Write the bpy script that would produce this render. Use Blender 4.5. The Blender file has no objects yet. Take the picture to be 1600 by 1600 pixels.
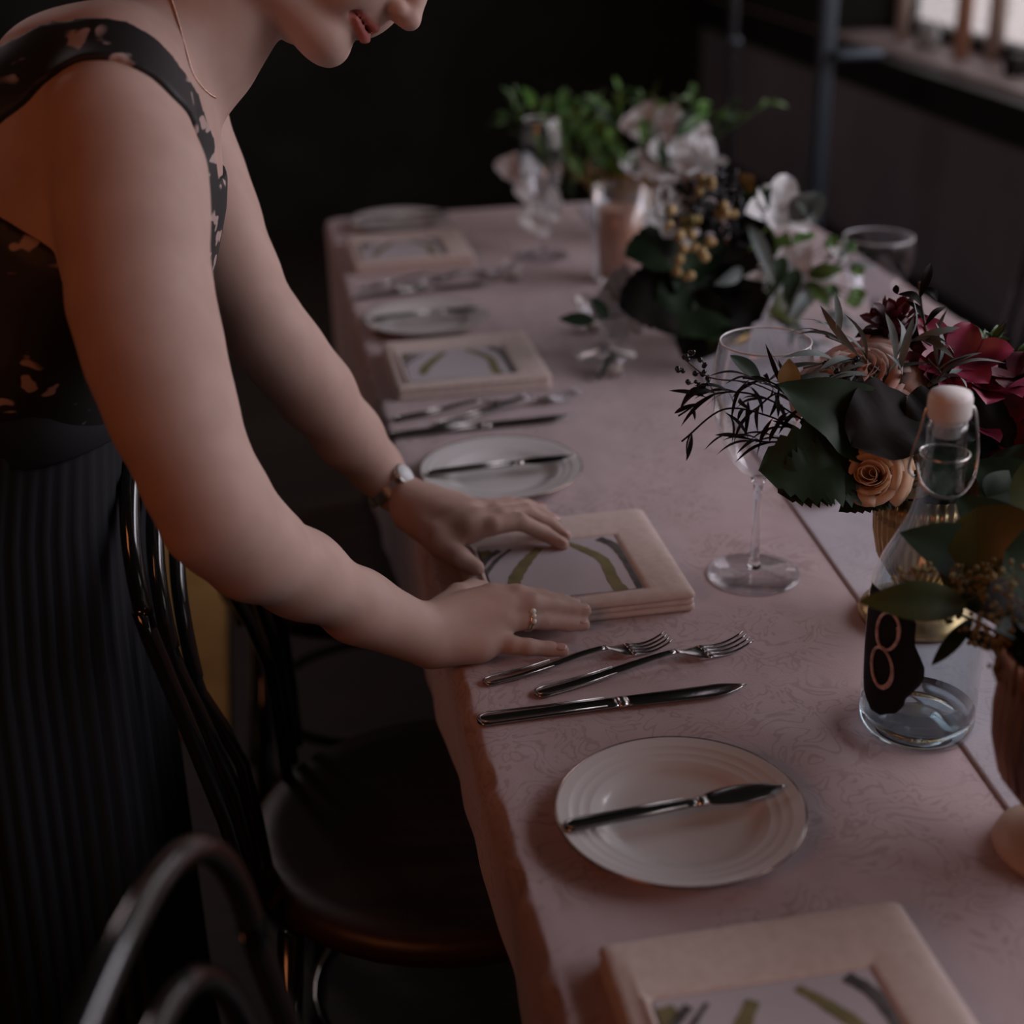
import bpy, bmesh, math, random
import numpy as np
from mathutils import Vector, Matrix
random.seed(7); rng = np.random.RandomState(7)
T = 0.75                                    # table height
V = Vector
# ------------------------------------------------------------------ camera
CAM = [-0.12428, -0.95124, 0.67647, 0.172059, 0.432084, -0.024134, 2306.866]
def cam_axes():
    cx, cy, h, yaw, pit, rol, f = CAM
    fw = np.array([math.sin(yaw)*math.cos(pit), math.cos(yaw)*math.cos(pit), -math.sin(pit)])
    r = np.array([math.cos(yaw), -math.sin(yaw), 0.]); u = np.cross(r, fw)
    c, s = math.cos(rol), math.sin(rol)
    return np.array([cx, cy, h+T]), c*r+s*u, -s*r+c*u, fw, f
CC, CR, CU, CF, FPX = cam_axes()
cd = bpy.data.cameras.new('camera'); cam = bpy.data.objects.new('camera', cd)
bpy.context.scene.collection.objects.link(cam)
M = Matrix([[CR[i], CU[i], -CF[i], CC[i]] for i in range(3)] + [[0, 0, 0, 1]])
cam.matrix_world = M
cd.sensor_width = 36; cd.lens = FPX/1600*36; cd.clip_start = 0.02
cd.dof.use_dof = True; cd.dof.focus_distance = 1.27; cd.dof.aperture_fstop = 2.9
bpy.context.scene.camera = cam
sc = bpy.context.scene
sc.view_settings.view_transform = 'Standard'; sc.view_settings.look = 'None'
sc.view_settings.gamma = 1; sc.view_settings.use_curve_mapping = False
sc.view_settings.exposure = -0.2
sc.cycles.use_denoising = True
sc.cycles.transparent_max_bounces = 24
sc.cycles.max_bounces = 10
sc.cycles.sample_clamp_indirect = 3.0
# world: pale overcast daylight seen through the window
w = bpy.data.worlds.new('world'); sc.world = w; w.use_nodes = True
bg = w.node_tree.nodes['Background']; bg.inputs[0].default_value = (1.0, .88, .86, 1); bg.inputs[1].default_value = 1.15
def area(name, loc, tgt, sx, sy, power, col):
    l = bpy.data.lights.new(name, 'AREA'); l.shape = 'RECTANGLE'; l.size = sx; l.size_y = sy
    l.energy = power; l.color = col
    o = bpy.data.objects.new(name, l); sc.collection.objects.link(o); o.location = loc
    o.rotation_euler = (V(tgt)-V(loc)).to_track_quat('-Z', 'Y').to_euler()
    return o
area('window_daylight', (2.25, .08, T+1.30), (0.1, .08, T), 2.9, .8, 43, (.97, .93, 1.0))
area('warm_fill', (-1.9, -1.6, 2.35), (-.1, .4, .9), 1.0, 1.0, 11, (1.0, .30, .115))  # added fill that warms the shaded sides; no lamp hangs here
area('room_fill_dim', (-1.3, 3.3, 2.4), (1.2, 2.0, .5), .8, .8, 9, (1.0, .80, .80))  # added fill to lift the right panel and back wall

# ------------------------------------------------------------------ helpers
def P(x, y, z=0.0):                         # pixel -> point at height z above the table
    d = CF+(x-800)/FPX*CR-(y-800)/FPX*CU
    return CC+d*((z+T)-CC[2])/d[2]
def Dp(x, y, dep):                          # pixel -> point at depth
    return CC+dep*(CF+(x-800)/FPX*CR-(y-800)/FPX*CU)
def Dy(x, y, Y):                            # pixel -> point in the vertical plane y = Y
    d = CF+(x-800)/FPX*CR-(y-800)/FPX*CU
    return CC+d*(Y-CC[1])/d[1]
def link(o): sc.collection.objects.link(o); return o
def thing(name, label, cat, loc, group=None, rz=0):
    o = link(bpy.data.objects.new(name, None)); o.location = tuple(map(float, loc)); o.rotation_euler = (0, 0, rz)
    o.empty_display_size = .05
    o['label'] = label; o['category'] = cat
    if group: o['group'] = group
    return o
def tag(o, label, cat, group=None):
    o['label'] = label; o['category'] = cat
    if group: o['group'] = group
    return o
def struct(o): o['kind'] = 'structure'; return o
def obj(name, bm, m, parent=None, loc=None, smooth=True, label=None):
    me = bpy.data.meshes.new(name)
    bmesh.ops.recalc_face_normals(bm, faces=bm.faces) if len(bm.faces) < 60000 else None
    bm.to_mesh(me); bm.free()
    me.materials.append(m)
    if smooth: me.polygons.foreach_set('use_smooth', [True]*len(me.polygons))
    o = link(bpy.data.objects.new(name, me))
    if parent: o.parent = parent
    if loc is not None: o.location = tuple(map(float, loc))
    if label: o['label'] = label
    return o
def copy_tree(o, parent=None):
    c = o.copy(); sc.collection.objects.link(c)
    if parent is not None: c.parent = parent
    for ch in list(o.children): copy_tree(ch, c)
    return c
def copy_thing(o, loc, label, rz=None):
    c = copy_tree(o); c.location = tuple(map(float, loc)); c['label'] = label
    if rz is not None: c.rotation_euler = (0, 0, rz)
    return c
def box(bm, c, s, bevel=0, rot=None):
    r = bmesh.ops.create_cube(bm, size=1)
    vs = r['verts']
    bmesh.ops.scale(bm, vec=V(s), verts=vs)
    if bevel:
        es = list({e for v in vs for e in v.link_edges})
        rr = bmesh.ops.bevel(bm, geom=es, offset=bevel, segments=3, affect='EDGES', profile=.5)
        vs = list(set(rr['verts']) | {v for v in vs if v.is_valid})
    if rot is not None: bmesh.ops.rotate(bm, cent=(0, 0, 0), matrix=rot, verts=vs)
    bmesh.ops.translate(bm, vec=V(c), verts=vs)
def lathe(bm, prof, seg=48, c=(0, 0, 0), closed=False):
    rings = []
    for (r, z) in prof:
        if r < 1e-6: rings.append([bm.verts.new((c[0], c[1], c[2]+z))])
        else: rings.append([bm.verts.new((c[0]+r*math.cos(2*math.pi*i/seg), c[1]+r*math.sin(2*math.pi*i/seg), c[2]+z)) for i in range(seg)])
    n = len(rings)
    for a in range(n if closed else n-1):
        A, B = rings[a], rings[(a+1) % n]
        for i in range(seg):
            j = (i+1) % seg
            if len(A) == 1 and len(B) == 1: continue
            if len(A) == 1: bm.faces.new((A[0], B[i], B[j]))
            elif len(B) == 1: bm.faces.new((A[i], B[0], A[j]))
            else: bm.faces.new((A[i], B[i], B[j], A[j]))
def spline(pts, n):
    p = [np.array(q, float) for q in pts]
    p = [2*p[0]-p[1]]+p+[2*p[-1]-p[-2]]
    out = []
    m = len(p)-3
    for i in range(m):
        for k in range(n):
            t = k/n
            a, b, c, d = p[i:i+4]
            out.append(.5*((2*b)+(-a+c)*t+(2*a-5*b+4*c-d)*t*t+(-a+3*b-3*c+d)*t**3))
    out.append(p[-2]); return out
def tube(bm, pts, rad, seg=8, closed=False, cap=True):
    pts = [V(map(float, q)) for q in pts]; n = len(pts)
    rads = [float(q) for q in rad] if hasattr(rad, '__len__') else [rad]*n
    rings = []; prev = None
    for i in range(n):
        if closed: t = pts[(i+1) % n]-pts[i-1]
        else: t = pts[min(i+1, n-1)]-pts[max(i-1, 0)]
        t.normalize()
        if prev is None:
            a = V((0, 0, 1)) if abs(t.z) < .9 else V((1, 0, 0)); nx = t.cross(a).normalized()
        else:
            nx = (prev-t*prev.dot(t))
            nx = nx.normalized() if nx.length > 1e-8 else t.orthogonal().normalized()
        prev = nx; ny = t.cross(nx)
        rings.append([bm.verts.new(pts[i]+rads[i]*(math.cos(2*math.pi*k/seg)*nx+math.sin(2*math.pi*k/seg)*ny)) for k in range(seg)])
    for i in range(n if closed else n-1):
        A, B = rings[i], rings[(i+1) % n]
        for k in range(seg): bm.faces.new((A[k], A[(k+1) % seg], B[(k+1) % seg], B[k]))
    if cap and not closed:
        bm.faces.new(rings[0][::-1]); bm.faces.new(rings[-1])
def loft(bm, secs, seg=14, power=1.0):
    # secs: (centre, side vec, up vec, half width, half thickness)
    rings = []
    for c, s, u, a, b in secs:
        c, s, u = V(c), V(s), V(u)
        rings.append([bm.verts.new(c+s*a*math.copysign(abs(math.cos(q))**power, math.cos(q))+u*b*math.copysign(abs(math.sin(q))**power, math.sin(q)))
                      for q in [2*math.pi*k/seg for k in range(seg)]])
    for A, B in zip(rings, rings[1:]):
        for k in range(seg): bm.faces.new((A[k], A[(k+1) % seg], B[(k+1) % seg], B[k]))
    bm.faces.new(rings[0][::-1]); bm.faces.new(rings[-1])
def ball(bm, c, r, u=12, v=8, sc3=(1, 1, 1), rot=None):
    q = bmesh.ops.create_uvsphere(bm, u_segments=u, v_segments=v, radius=1)
    bmesh.ops.scale(bm, vec=V((r*sc3[0], r*sc3[1], r*sc3[2])), verts=q['verts'])
    if rot is not None: bmesh.ops.rotate(bm, cent=(0, 0, 0), matrix=rot, verts=q['verts'])
    bmesh.ops.translate(bm, vec=V(map(float, c)), verts=q['verts'])
def leaf(bm, base, tip, width, nrm=(0, 0, 1), bend=.15, fold=.25, serr=0, shape='leaf', nl=14, nw=6, wav=0):
    base, tip, nrm = V(map(float, base)), V(map(float, tip)), V(map(float, nrm))
    ax = tip-base; L = ax.length; ax.normalize()
    side = ax.cross(nrm)
    side = side.normalized() if side.length > 1e-4 else ax.orthogonal().normalized()
    up = side.cross(ax).normalized()
    rows = []
    for i in range(nl+1):
        t = i/nl
        if shape == 'round': wv = math.sin(math.pi*min(1, t*.97+.03))**.55
        elif shape == 'long': wv = math.sin(math.pi*t)**.8
        elif shape == 'tip': wv = math.sin(math.pi*t**.7)**.75*(1-.25*t)
        else: wv = math.sin(math.pi*t**.8)**.9
        sw = 1+(serr*(.5-((t*nl*.5) % 1.0)) if serr else 0)
        row = []
        for j in range(nw+1):
            q = 2*j/nw-1
            edge = wv*width*.5*(1+(sw-1)*abs(q))
            p = base+ax*(L*t)+side*(edge*q)+up*(bend*L*math.sin(math.pi*t)*1.0+fold*abs(q)*edge+wav*width*math.sin(t*17+q*2)*abs(q))
            row.append(bm.verts.new(p))
        rows.append(row)
    for A, B in zip(rows, rows[1:]):
        for j in range(nw): bm.faces.new((A[j], A[j+1], B[j+1], B[j]))
# ------------------------------------------------------------------ materials
def mat(name, col, rough=.6, metal=0, spec=.5, sss=0, sheen=0, coat=0):
    m = bpy.data.materials.new(name); m.use_nodes = True
    b = m.node_tree.nodes['Principled BSDF']
    b.inputs['Base Color'].default_value = (*col, 1); b.inputs['Roughness'].default_value = rough
    b.inputs['Metallic'].default_value = metal; b.inputs['Specular IOR Level'].default_value = spec
    if sss:
        b.inputs['Subsurface Weight'].default_value = sss; b.inputs['Subsurface Radius'].default_value = (1, .35, .2); b.inputs['Subsurface Scale'].default_value = .008
    if sheen: b.inputs['Sheen Weight'].default_value = sheen
    if coat: b.inputs['Coat Weight'].default_value = coat; b.inputs['Coat Roughness'].default_value = .08
    return m
def nd(m, t, **kw):
    n = m.node_tree.nodes.new(t)
    for k, v in kw.items():
        if k.startswith('i_'): n.inputs[k[2:].replace('_', ' ')].default_value = v
        else: setattr(n, k, v)
    return n
def ramp(m, fac, stops):
    r = m.node_tree.nodes.new('ShaderNodeValToRGB'); e = r.color_ramp.elements
    while len(e) < len(stops): e.new(.5)
    for q, (p_, c) in zip(e, stops): q.position = p_; q.color = (*c, 1)
    m.node_tree.links.new(fac, r.inputs[0]); return r.outputs[0]
def coords(m, scale=(1, 1, 1)):
    tc = nd(m, 'ShaderNodeTexCoord'); mp = nd(m, 'ShaderNodeMapping'); mp.inputs['Scale'].default_value = scale
    m.node_tree.links.new(tc.outputs['Object'], mp.inputs[0]); return mp.outputs[0]
def noisy(m, c1, c2, scale=8, stretch=(1, 1, 1), detail=4, bump=0, lo=.35, hi=.65):
    L = m.node_tree.links; b = m.node_tree.nodes['Principled BSDF']
    n = nd(m, 'ShaderNodeTexNoise'); n.inputs['Scale'].default_value = scale; n.inputs['Detail'].default_value = detail
    L.new(coords(m, stretch), n.inputs['Vector'])
    L.new(ramp(m, n.outputs[0], [(lo, c1), (hi, c2)]), b.inputs['Base Color'])
    if bump:
        bp = nd(m, 'ShaderNodeBump'); bp.inputs['Strength'].default_value = bump; bp.inputs['Distance'].default_value = .003
        L.new(n.outputs[0], bp.inputs['Height']); L.new(bp.outputs[0], b.inputs['Normal'])
    return m
def thin_glass(name, tint=(.96, .97, .98), rough=.02, refl=1.0, pw_=2.3):
    m = bpy.data.materials.new(name); m.use_nodes = True; nt = m.node_tree; nt.nodes.clear()
    o = nt.nodes.new('ShaderNodeOutputMaterial'); mx = nt.nodes.new('ShaderNodeMixShader')
    t = nt.nodes.new('ShaderNodeBsdfTransparent'); g = nt.nodes.new('ShaderNodeBsdfGlossy')
    t.inputs[0].default_value = (*tint, 1); g.inputs[0].default_value = (1, 1, 1, 1); g.inputs['Roughness'].default_value = rough
    lw = nt.nodes.new('ShaderNodeLayerWeight'); lw.inputs[0].default_value = .5
    pw = nt.nodes.new('ShaderNodeMath'); pw.operation = 'POWER'; pw.inputs[1].default_value = pw_
    ad = nt.nodes.new('ShaderNodeMath'); ad.operation = 'MULTIPLY_ADD'; ad.inputs[1].default_value = .85; ad.inputs[2].default_value = .035
    nt.links.new(lw.outputs['Facing'], pw.inputs[0]); nt.links.new(pw.outputs[0], ad.inputs[0])
    ml = nt.nodes.new('ShaderNodeMath'); ml.operation = 'MULTIPLY'; ml.inputs[1].default_value = refl
    nt.links.new(ad.outputs[0], ml.inputs[0]); nt.links.new(ml.outputs[0], mx.inputs[0])
    nt.links.new(t.outputs[0], mx.inputs[1]); nt.links.new(g.outputs[0], mx.inputs[2]); nt.links.new(mx.outputs[0], o.inputs[0])
    return m
M_glass = thin_glass('clear_glass', refl=1.05, pw_=2.1)
M_footglass = thin_glass('foot_glass', refl=.8, pw_=4.0)
M_stemglass = mat('stem_glass', (.95, .97, 1.0), .02); M_stemglass.node_tree.nodes['Principled BSDF'].inputs['Transmission Weight'].default_value = 1
M_bottle = thin_glass('bottle_glass', (.90, .94, .95), refl=.8)
M_pane = thin_glass('window_glass', (.95, .95, .97))
M_solidglass = mat('thick_glass', (.85, .95, 1.0), .02); M_solidglass.node_tree.nodes['Principled BSDF'].inputs['Transmission Weight'].default_value = 1
M_steel = mat('steel', (.42, .40, .40), .16, 1)
M_wire = mat('wire_steel', (.55, .52, .50), .25, 1)
M_plate = mat('plate_glaze', (.72, .69, .68), .18, coat=.6)
M_platerim = mat('plate_silver_line', (.35, .26, .22), .2, .9)
M_skirt = noisy(mat('black_pleated_fabric', (.012, .012, .013), .75, spec=.2), (.008, .008, .009), (.018, .018, .021), 6, (1, 1, .1))
M_lace = mat('black_lace', (.012, .010, .010), .62, spec=.5)
M_hair = noisy(mat('brown_hair', (.05, .03, .02), .5), (.03, .018, .01), (.08, .045, .025), 60, (1, 1, .1))
M_blackwood = mat('black_bentwood', (.008, .008, .008), .15, coat=.8)
M_seatwood = noisy(mat('dark_red_seat_wood', (.06, .02, .015), .45), (.020, .008, .006), (.036, .013, .009), 5, (1, 8, 1))
M_darkwall = noisy(mat('dark_wall_paint', (.03, .03, .027), .9, spec=.1), (.026, .028, .024), (.038, .04, .034), 3)
M_panel = noisy(mat('slate_purple_panel', (.10, .085, .10), .7), (.17, .165, .19), (.24, .225, .26), 2)
M_ledge = mat('black_ledge', (.015, .014, .014), .5)
M_sill = noisy(mat('sill_stone', (.42, .34, .34), .5), (.36, .29, .28), (.48, .40, .40), 5)
M_floor = noisy(mat('dark_floorboards', (.03, .022, .016), .6), (.016, .012, .009), (.035, .025, .018), 3, (1, 12, 1))
M_olive = noisy(mat('mustard_wool', (.50, .34, .12), .9), (.44, .29, .09), (.58, .40, .15), 9)
M_bluesteel = mat('blue_grey_metal', (.10, .13, .16), .4, .5)
M_napkin = noisy(mat('peach_linen', (.60, .48, .43), .9, sheen=.2), (.57, .45, .40), (.63, .51, .46), 120, bump=.15)
M_card = noisy(mat('pale_card', (.50, .46, .49), .7), (.49, .44, .47), (.53, .48, .51), 4)
M_oliveprint = noisy(mat('olive_print', (.17, .15, .06), .8), (.15, .13, .05), (.22, .19, .08), 40)
M_greyprint_shadow = noisy(mat('charcoal_print_and_shadow', (.07, .065, .06), .8), (.05, .045, .045), (.12, .11, .10), 60)
M_gold = noisy(mat('aged_gold', (.45, .30, .13), .35, .85), (.30, .19, .08), (.60, .42, .2), 30, (1, 1, .2))
M_copper = noisy(mat('copper_brown', (.30, .13, .07), .35, .7), (.12, .05, .03), (.42, .2, .11), 25, (1, 1, .12))
M_foot = mat('cream_ceramic', (.50, .36, .27), .5)
M_cap = mat('white_rubber_cap', (.85, .80, .78), .45, sss=.2)
M_tag = mat('black_slate_tag', (.010, .010, .011), .7, spec=.2)
M_chalk = noisy(mat('rose_chalk', (.55, .42, .40), .8), (.34, .22, .21), (.66, .52, .50), 150)
def leafmat(name, a, b, rough=.4, sc_=14):
    m = noisy(mat(name, a, rough), a, b, sc_); return m
M_leafdark = leafmat('dark_green_leaf', (.010, .024, .010), (.022, .045, .018), .55)
M_leafmid = leafmat('green_leaf', (.03, .09, .02), (.10, .19, .04), .5)
M_leafolive = leafmat('olive_green_leaf', (.03, .05, .012), (.09, .10, .025), .4)
M_leafbright = leafmat('bright_green_leaf', (.07, .20, .03), (.18, .34, .08), .5)
M_leafgrey = leafmat('silver_willow_leaf', (.10, .13, .12), (.22, .26, .25), .5)
M_leafochre = leafmat('ochre_leaf', (.22, .14, .04), (.34, .22, .07), .6)
M_leafblack = leafmat('black_plum_leaf', (.008, .009, .008), (.018, .012, .011), .65)
for q_, v_ in ((M_leafblack, .12), (M_leafdark, .25)): q_.node_tree.nodes['Principled BSDF'].inputs['Specular IOR Level'].default_value = v_
M_stem = leafmat('brown_stem', (.06, .03, .02), (.10, .06, .03))
M_berry = leafmat('olive_seed', (.16, .13, .03), (.28, .20, .06), .6, 60)
M_berrydark = leafmat('black_berry', (.008, .010, .012), (.02, .025, .03), .25)
M_berrygold = leafmat('gold_berry', (.35, .22, .08), (.5, .36, .16), .35, 40)
M_rose = noisy(mat('peach_rose_petal', (.62, .40, .25), .6, sss=.1), (.60, .36, .21), (.74, .50, .34), 30)
M_pinkrose = noisy(mat('blush_petal', (.55, .34, .30), .6, sss=.1), (.50, .24, .18), (.60, .44, .40), 30)
M_burg = noisy(mat('burgundy_petal', (.10, .008, .018), .5), (.045, .004, .010), (.16, .015, .035), 30)
M_magenta = noisy(mat('magenta_petal', (.2, .02, .05), .4), (.14, .008, .03), (.46, .07, .14), 25)
M_white = noisy(mat('white_petal', (.55, .55, .55), .6, sss=.1), (.72, .72, .72), (.84, .84, .84), 30)
M_candle = noisy(mat('peach_wax', (.60, .32, .20), .5, sss=.2), (.52, .26, .15), (.68, .42, .3), 8)
M_ivory = mat('ivory_wax', (.55, .45, .38), .5, sss=.2)
M_lavender = mat('pale_frosted_glass', (.4, .42, .42), .3)

# skin: warm, with an intrinsic tint attribute for the lips
M_skin = mat('skin', (.50, .27, .185), .58, spec=.25, sss=.12)
nt = M_skin.node_tree; bs = nt.nodes['Principled BSDF']
at_ = nt.nodes.new('ShaderNodeAttribute'); at_.attribute_name = 'lip'
mixc = nt.nodes.new('ShaderNodeMix'); mixc.data_type = 'RGBA'
mixc.inputs[7].default_value = (.42, .14, .12, 1)
nz = nt.nodes.new('ShaderNodeTexNoise'); nz.inputs['Scale'].default_value = 25; nz.inputs['Detail'].default_value = 5
skc = ramp(M_skin, nz.outputs[0], [(.35, (.48, .315, .26)), (.65, (.52, .35, .295))])
nt.links.new(skc, mixc.inputs[6]); nt.links.new(at_.outputs['Fac'], mixc.inputs[0]); nt.links.new(mixc.outputs[2], bs.inputs['Base Color'])

# tablecloth: woven damask
def cloth_mat(name, c1, c2, cpat):
    m = mat(name, c1, .85, sheen=.15, spec=.3); L = m.node_tree.links; b = m.node_tree.nodes['Principled BSDF']
    co = coords(m)
    n1 = nd(m, 'ShaderNodeTexNoise'); n1.inputs['Scale'].default_value = 22; n1.inputs['Detail'].default_value = 2; n1.inputs['Distortion'].default_value = 1.6
    L.new(co, n1.inputs['Vector'])
    mu = nd(m, 'ShaderNodeMath', operation='MULTIPLY'); mu.inputs[1].default_value = 42; L.new(n1.outputs[0], mu.inputs[0])
    si = nd(m, 'ShaderNodeMath', operation='SINE'); L.new(mu.outputs[0], si.inputs[0])
    line = ramp(m, si.outputs[0], [(.45, (0, 0, 0)), (.95, (1, 1, 1))])
    vo = nd(m, 'ShaderNodeTexVoronoi'); vo.inputs['Scale'].default_value = 7; vo.inputs['Randomness'].default_value = .5
    L.new(co, vo.inputs['Vector'])
    msk = ramp(m, vo.outputs['Distance'], [(.40, (1, 1, 1)), (.58, (0, 0, 0))])
    pm = nd(m, 'ShaderNodeMath', operation='MULTIPLY'); L.new(line, pm.inputs[0]); L.new(msk, pm.inputs[1])
    pk = nd(m, 'ShaderNodeMath', operation='MULTIPLY'); pk.inputs[1].default_value = .40; L.new(pm.outputs[0], pk.inputs[0])
    n2 = nd(m, 'ShaderNodeTexNoise'); n2.inputs['Scale'].default_value = 5; n2.inputs['Detail'].default_value = 5; L.new(co, n2.inputs['Vector'])
    basec = ramp(m, n2.outputs[0], [(.35, c1), (.65, c2)])
    mx = nd(m, 'ShaderNodeMix'); mx.data_type = 'RGBA'
    L.new(pk.outputs[0], mx.inputs[0]); L.new(basec, mx.inputs[6]); mx.inputs[7].default_value = (*cpat, 1)
    L.new(mx.outputs[2], b.inputs['Base Color'])
    n3 = nd(m, 'ShaderNodeTexNoise'); n3.inputs['Scale'].default_value = 420; L.new(co, n3.inputs['Vector'])
    n4 = nd(m, 'ShaderNodeTexNoise'); n4.inputs['Scale'].default_value = 11; n4.inputs['Detail'].default_value = 2; L.new(co, n4.inputs['Vector'])
    b1 = nd(m, 'ShaderNodeBump'); b1.inputs['Strength'].default_value = .25; b1.inputs['Distance'].default_value = .001; L.new(n3.outputs[0], b1.inputs['Height'])
    b2 = nd(m, 'ShaderNodeBump'); b2.inputs['Strength'].default_value = .5; b2.inputs['Distance'].default_value = .012
    L.new(n4.outputs[0], b2.inputs['Height']); L.new(b1.outputs[0], b2.inputs['Normal']); L.new(b2.outputs[0], b.inputs['Normal'])
    return m
M_cloth = cloth_mat('blush_damask', (.47, .36, .37), (.52, .41, .42), (.27, .18, .17))
M_runner = cloth_mat('pale_grey_damask', (.42, .39, .43), (.47, .43, .47), (.33, .29, .31))

# ================================================================== ROOM
def slab(name, c, s, m, bevel=0):
    bm = bmesh.new(); box(bm, (0, 0, 0), s, bevel); return struct(obj(name, bm, m, loc=c, smooth=False))
XW = 1.70
slab('floor', (-.6, 1.0, -.05), (5.2, 8.2, .1), M_floor)
slab('ceiling', (-.6, 1.0, 2.75), (5.2, 8.2, .1), M_darkwall)
slab('wall_back', (-.6, 4.95, 1.35), (5.2, .1, 2.7), M_darkwall)
slab('wall_front', (-.6, -2.95, 1.35), (5.2, .1, 2.7), M_darkwall)
slab('wall_left', (-3.15, 1.0, 1.35), (.1, 7.8, 2.7), M_darkwall)
# right wall around a long window: sill 0.85 m
ZS = T+.085
slab('wall_right', (XW+.15, 1.0, (ZS-.10)/2), (.3, 7.8, ZS-.10), M_panel)
slab('trim_1', (XW+.13, 1.0, ZS-.055), (.36, 7.8, .09), M_ledge)       # black ledge face
slab('trim_2', (XW+.16, 1.0, ZS-.005), (.30, 7.8, .012), M_sill)        # sill top
slab('trim_3', (XW+.15, 4.25, (ZS+2.7)/2), (.3, 1.3, 2.7-ZS), M_darkwall)
slab('trim_4', (XW+.15, 1.0, 2.62), (.3, 7.8, .16), M_darkwall)
slab('baseboard_right', (XW-.01, 1.0, .06), (.02, 7.8, .12), M_ledge)
slab('trim_5', (XW-.09, 1.0, T-.50), (.16, 7.6, .05), M_ledge, .01)     # low dark rail below the panel
wf = struct(link(bpy.data.objects.new('window_1', None))); wf.location = (XW+.24, .3, (ZS+2.54)/2)
wf['kind'] = 'structure'
bm = bmesh.new(); H = 2.54-ZS; W_ = 6.6
for yy in (-W_/2, -1.1, 1.1, W_/2): box(bm, (0, yy, 0), (.05, .05, H))
box(bm, (0, 0, H/2-.025), (.05, W_, .05)); box(bm, (0, 0, -H/2+.02), (.05, W_, .04))
obj('window_frame', bm, M_ledge, wf, smooth=False)
bm = bmesh.new(); box(bm, (0, 0, 0), (.006, W_, H)); obj('window_pane', bm, M_pane, wf, smooth=False)

# steel post with a bracket behind the table
t = thing('metal_post', 'tall blue-grey metal post with a short side bracket behind the table', 'post', (1.19, 2.33, 0))
bm = bmesh.new(); box(bm, (0, 0, 1.25), (.035, .035, 2.5), .006); obj('post', bm, M_bluesteel, t)
bm = bmesh.new(); box(bm, (.06, -.03, T+.205), (.11, .07, .022), .008); obj('bracket', bm, M_bluesteel, t)
bm = bmesh.new(); box(bm, (0, 0, .01), (.12, .12, .02), .004); obj('base_plate', bm, M_bluesteel, t)
t = thing('metal_post', 'thin dark metal post with a round knob, left of the bracketed post', 'post', (1.16, 2.9, 0))
bm = bmesh.new(); box(bm, (0, 0, 1.25), (.022, .022, 2.5), .004); obj('post', bm, mat('dark_metal', (.06, .06, .07), .4, .6), t)
kp = uyk = None
bm = bmesh.new(); ball(bm, (0, -.02, T+.165), .017); obj('knob', bm, M_bluesteel, t)

# candles and jars on the window sill
def on_sill(px, py, dx=.12):
    d = CF+(px-800)/FPX*CR-(py-800)/FPX*CU; q = CC+d*((XW+dx)-CC[0])/d[0]; return (XW+dx, q[1], ZS)
def candle(loc, h, r, m, label):
    t = thing('pillar_candle', label, 'candle', loc, 'candles on the window sill')
    bm = bmesh.new(); lathe(bm, [(0, 0), (r, 0), (r, h*.97), (r*.93, h), (r*.5, h*.97), (0, h*.965)], 24); obj('wax', bm, m, t)
    bm = bmesh.new(); tube(bm, [(0, 0, h*.96), (0, 0, h*1.04)], .0012, 6); obj('wick', bm, M_ledge, t)
candle(on_sill(1408, 62), .20, .018, M_ivory, 'ivory candle at the far end of the window sill')
candle(on_sill(1500, 95), .24, .022, M_candle, 'orange candle in the middle of the window sill')
candle(on_sill(1556, 60, .2), .26, .024, M_ivory, 'thick ivory candle closest to the glass at the right of the sill')
t = thing('glass_jar', 'small pale glass jar between the candles on the window sill', 'jar', on_sill(1448, 75))
bm = bmesh.new(); lathe(bm, [(0, 0), (.03, 0), (.034, .02), (.034, .05), (.024, .06), (.026, .068), (.02, .068), (.02, .06), (.03, .05), (.03, .006), (0, .005)], 28); obj('jar_body', bm, M_lavender, t)
bm = bmesh.new(); box(bm, (0, 0, .025), (.05, .06, .05), .006)
tag(obj('small_box', bm, M_ledge, loc=on_sill(1592, 88)), 'small black box on the window sill at the right edge', 'box')

# mustard rug on the floor beyond the chairs
bm = bmesh.new(); box(bm, (0, 0, .007), (1.25, 1.9, .014), .005)
tag(obj('floor_rug', bm, M_olive, loc=(-.87, 2.25, 0)), 'mustard rug glimpsed on the floor between skirt and chair hoops', 'rug')

# ================================================================== TABLE
TX0, TW, TY0, TY1 = .020, .905, -.62, 1.92
tb = thing('dining_table', 'long dining table hidden under the blush damask cloth', 'table', ((TX0+TW)/2, (TY0+TY1)/2, 0))
bm = bmesh.new(); box(bm, (0, 0, T-.022), (TW-TX0-.016, TY1-TY0-.016, .036), .004); obj('tabletop', bm, M_seatwood, tb, smooth=False)
for sx in (-1, 1):
    for sy in (-1, 1):
        bm = bmesh.new(); box(bm, (sx*.38, sy*1.18, (T-.04)/2), (.06, .06, T-.04), .006); obj('leg', bm, M_blackwood, tb, smooth=False)
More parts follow.
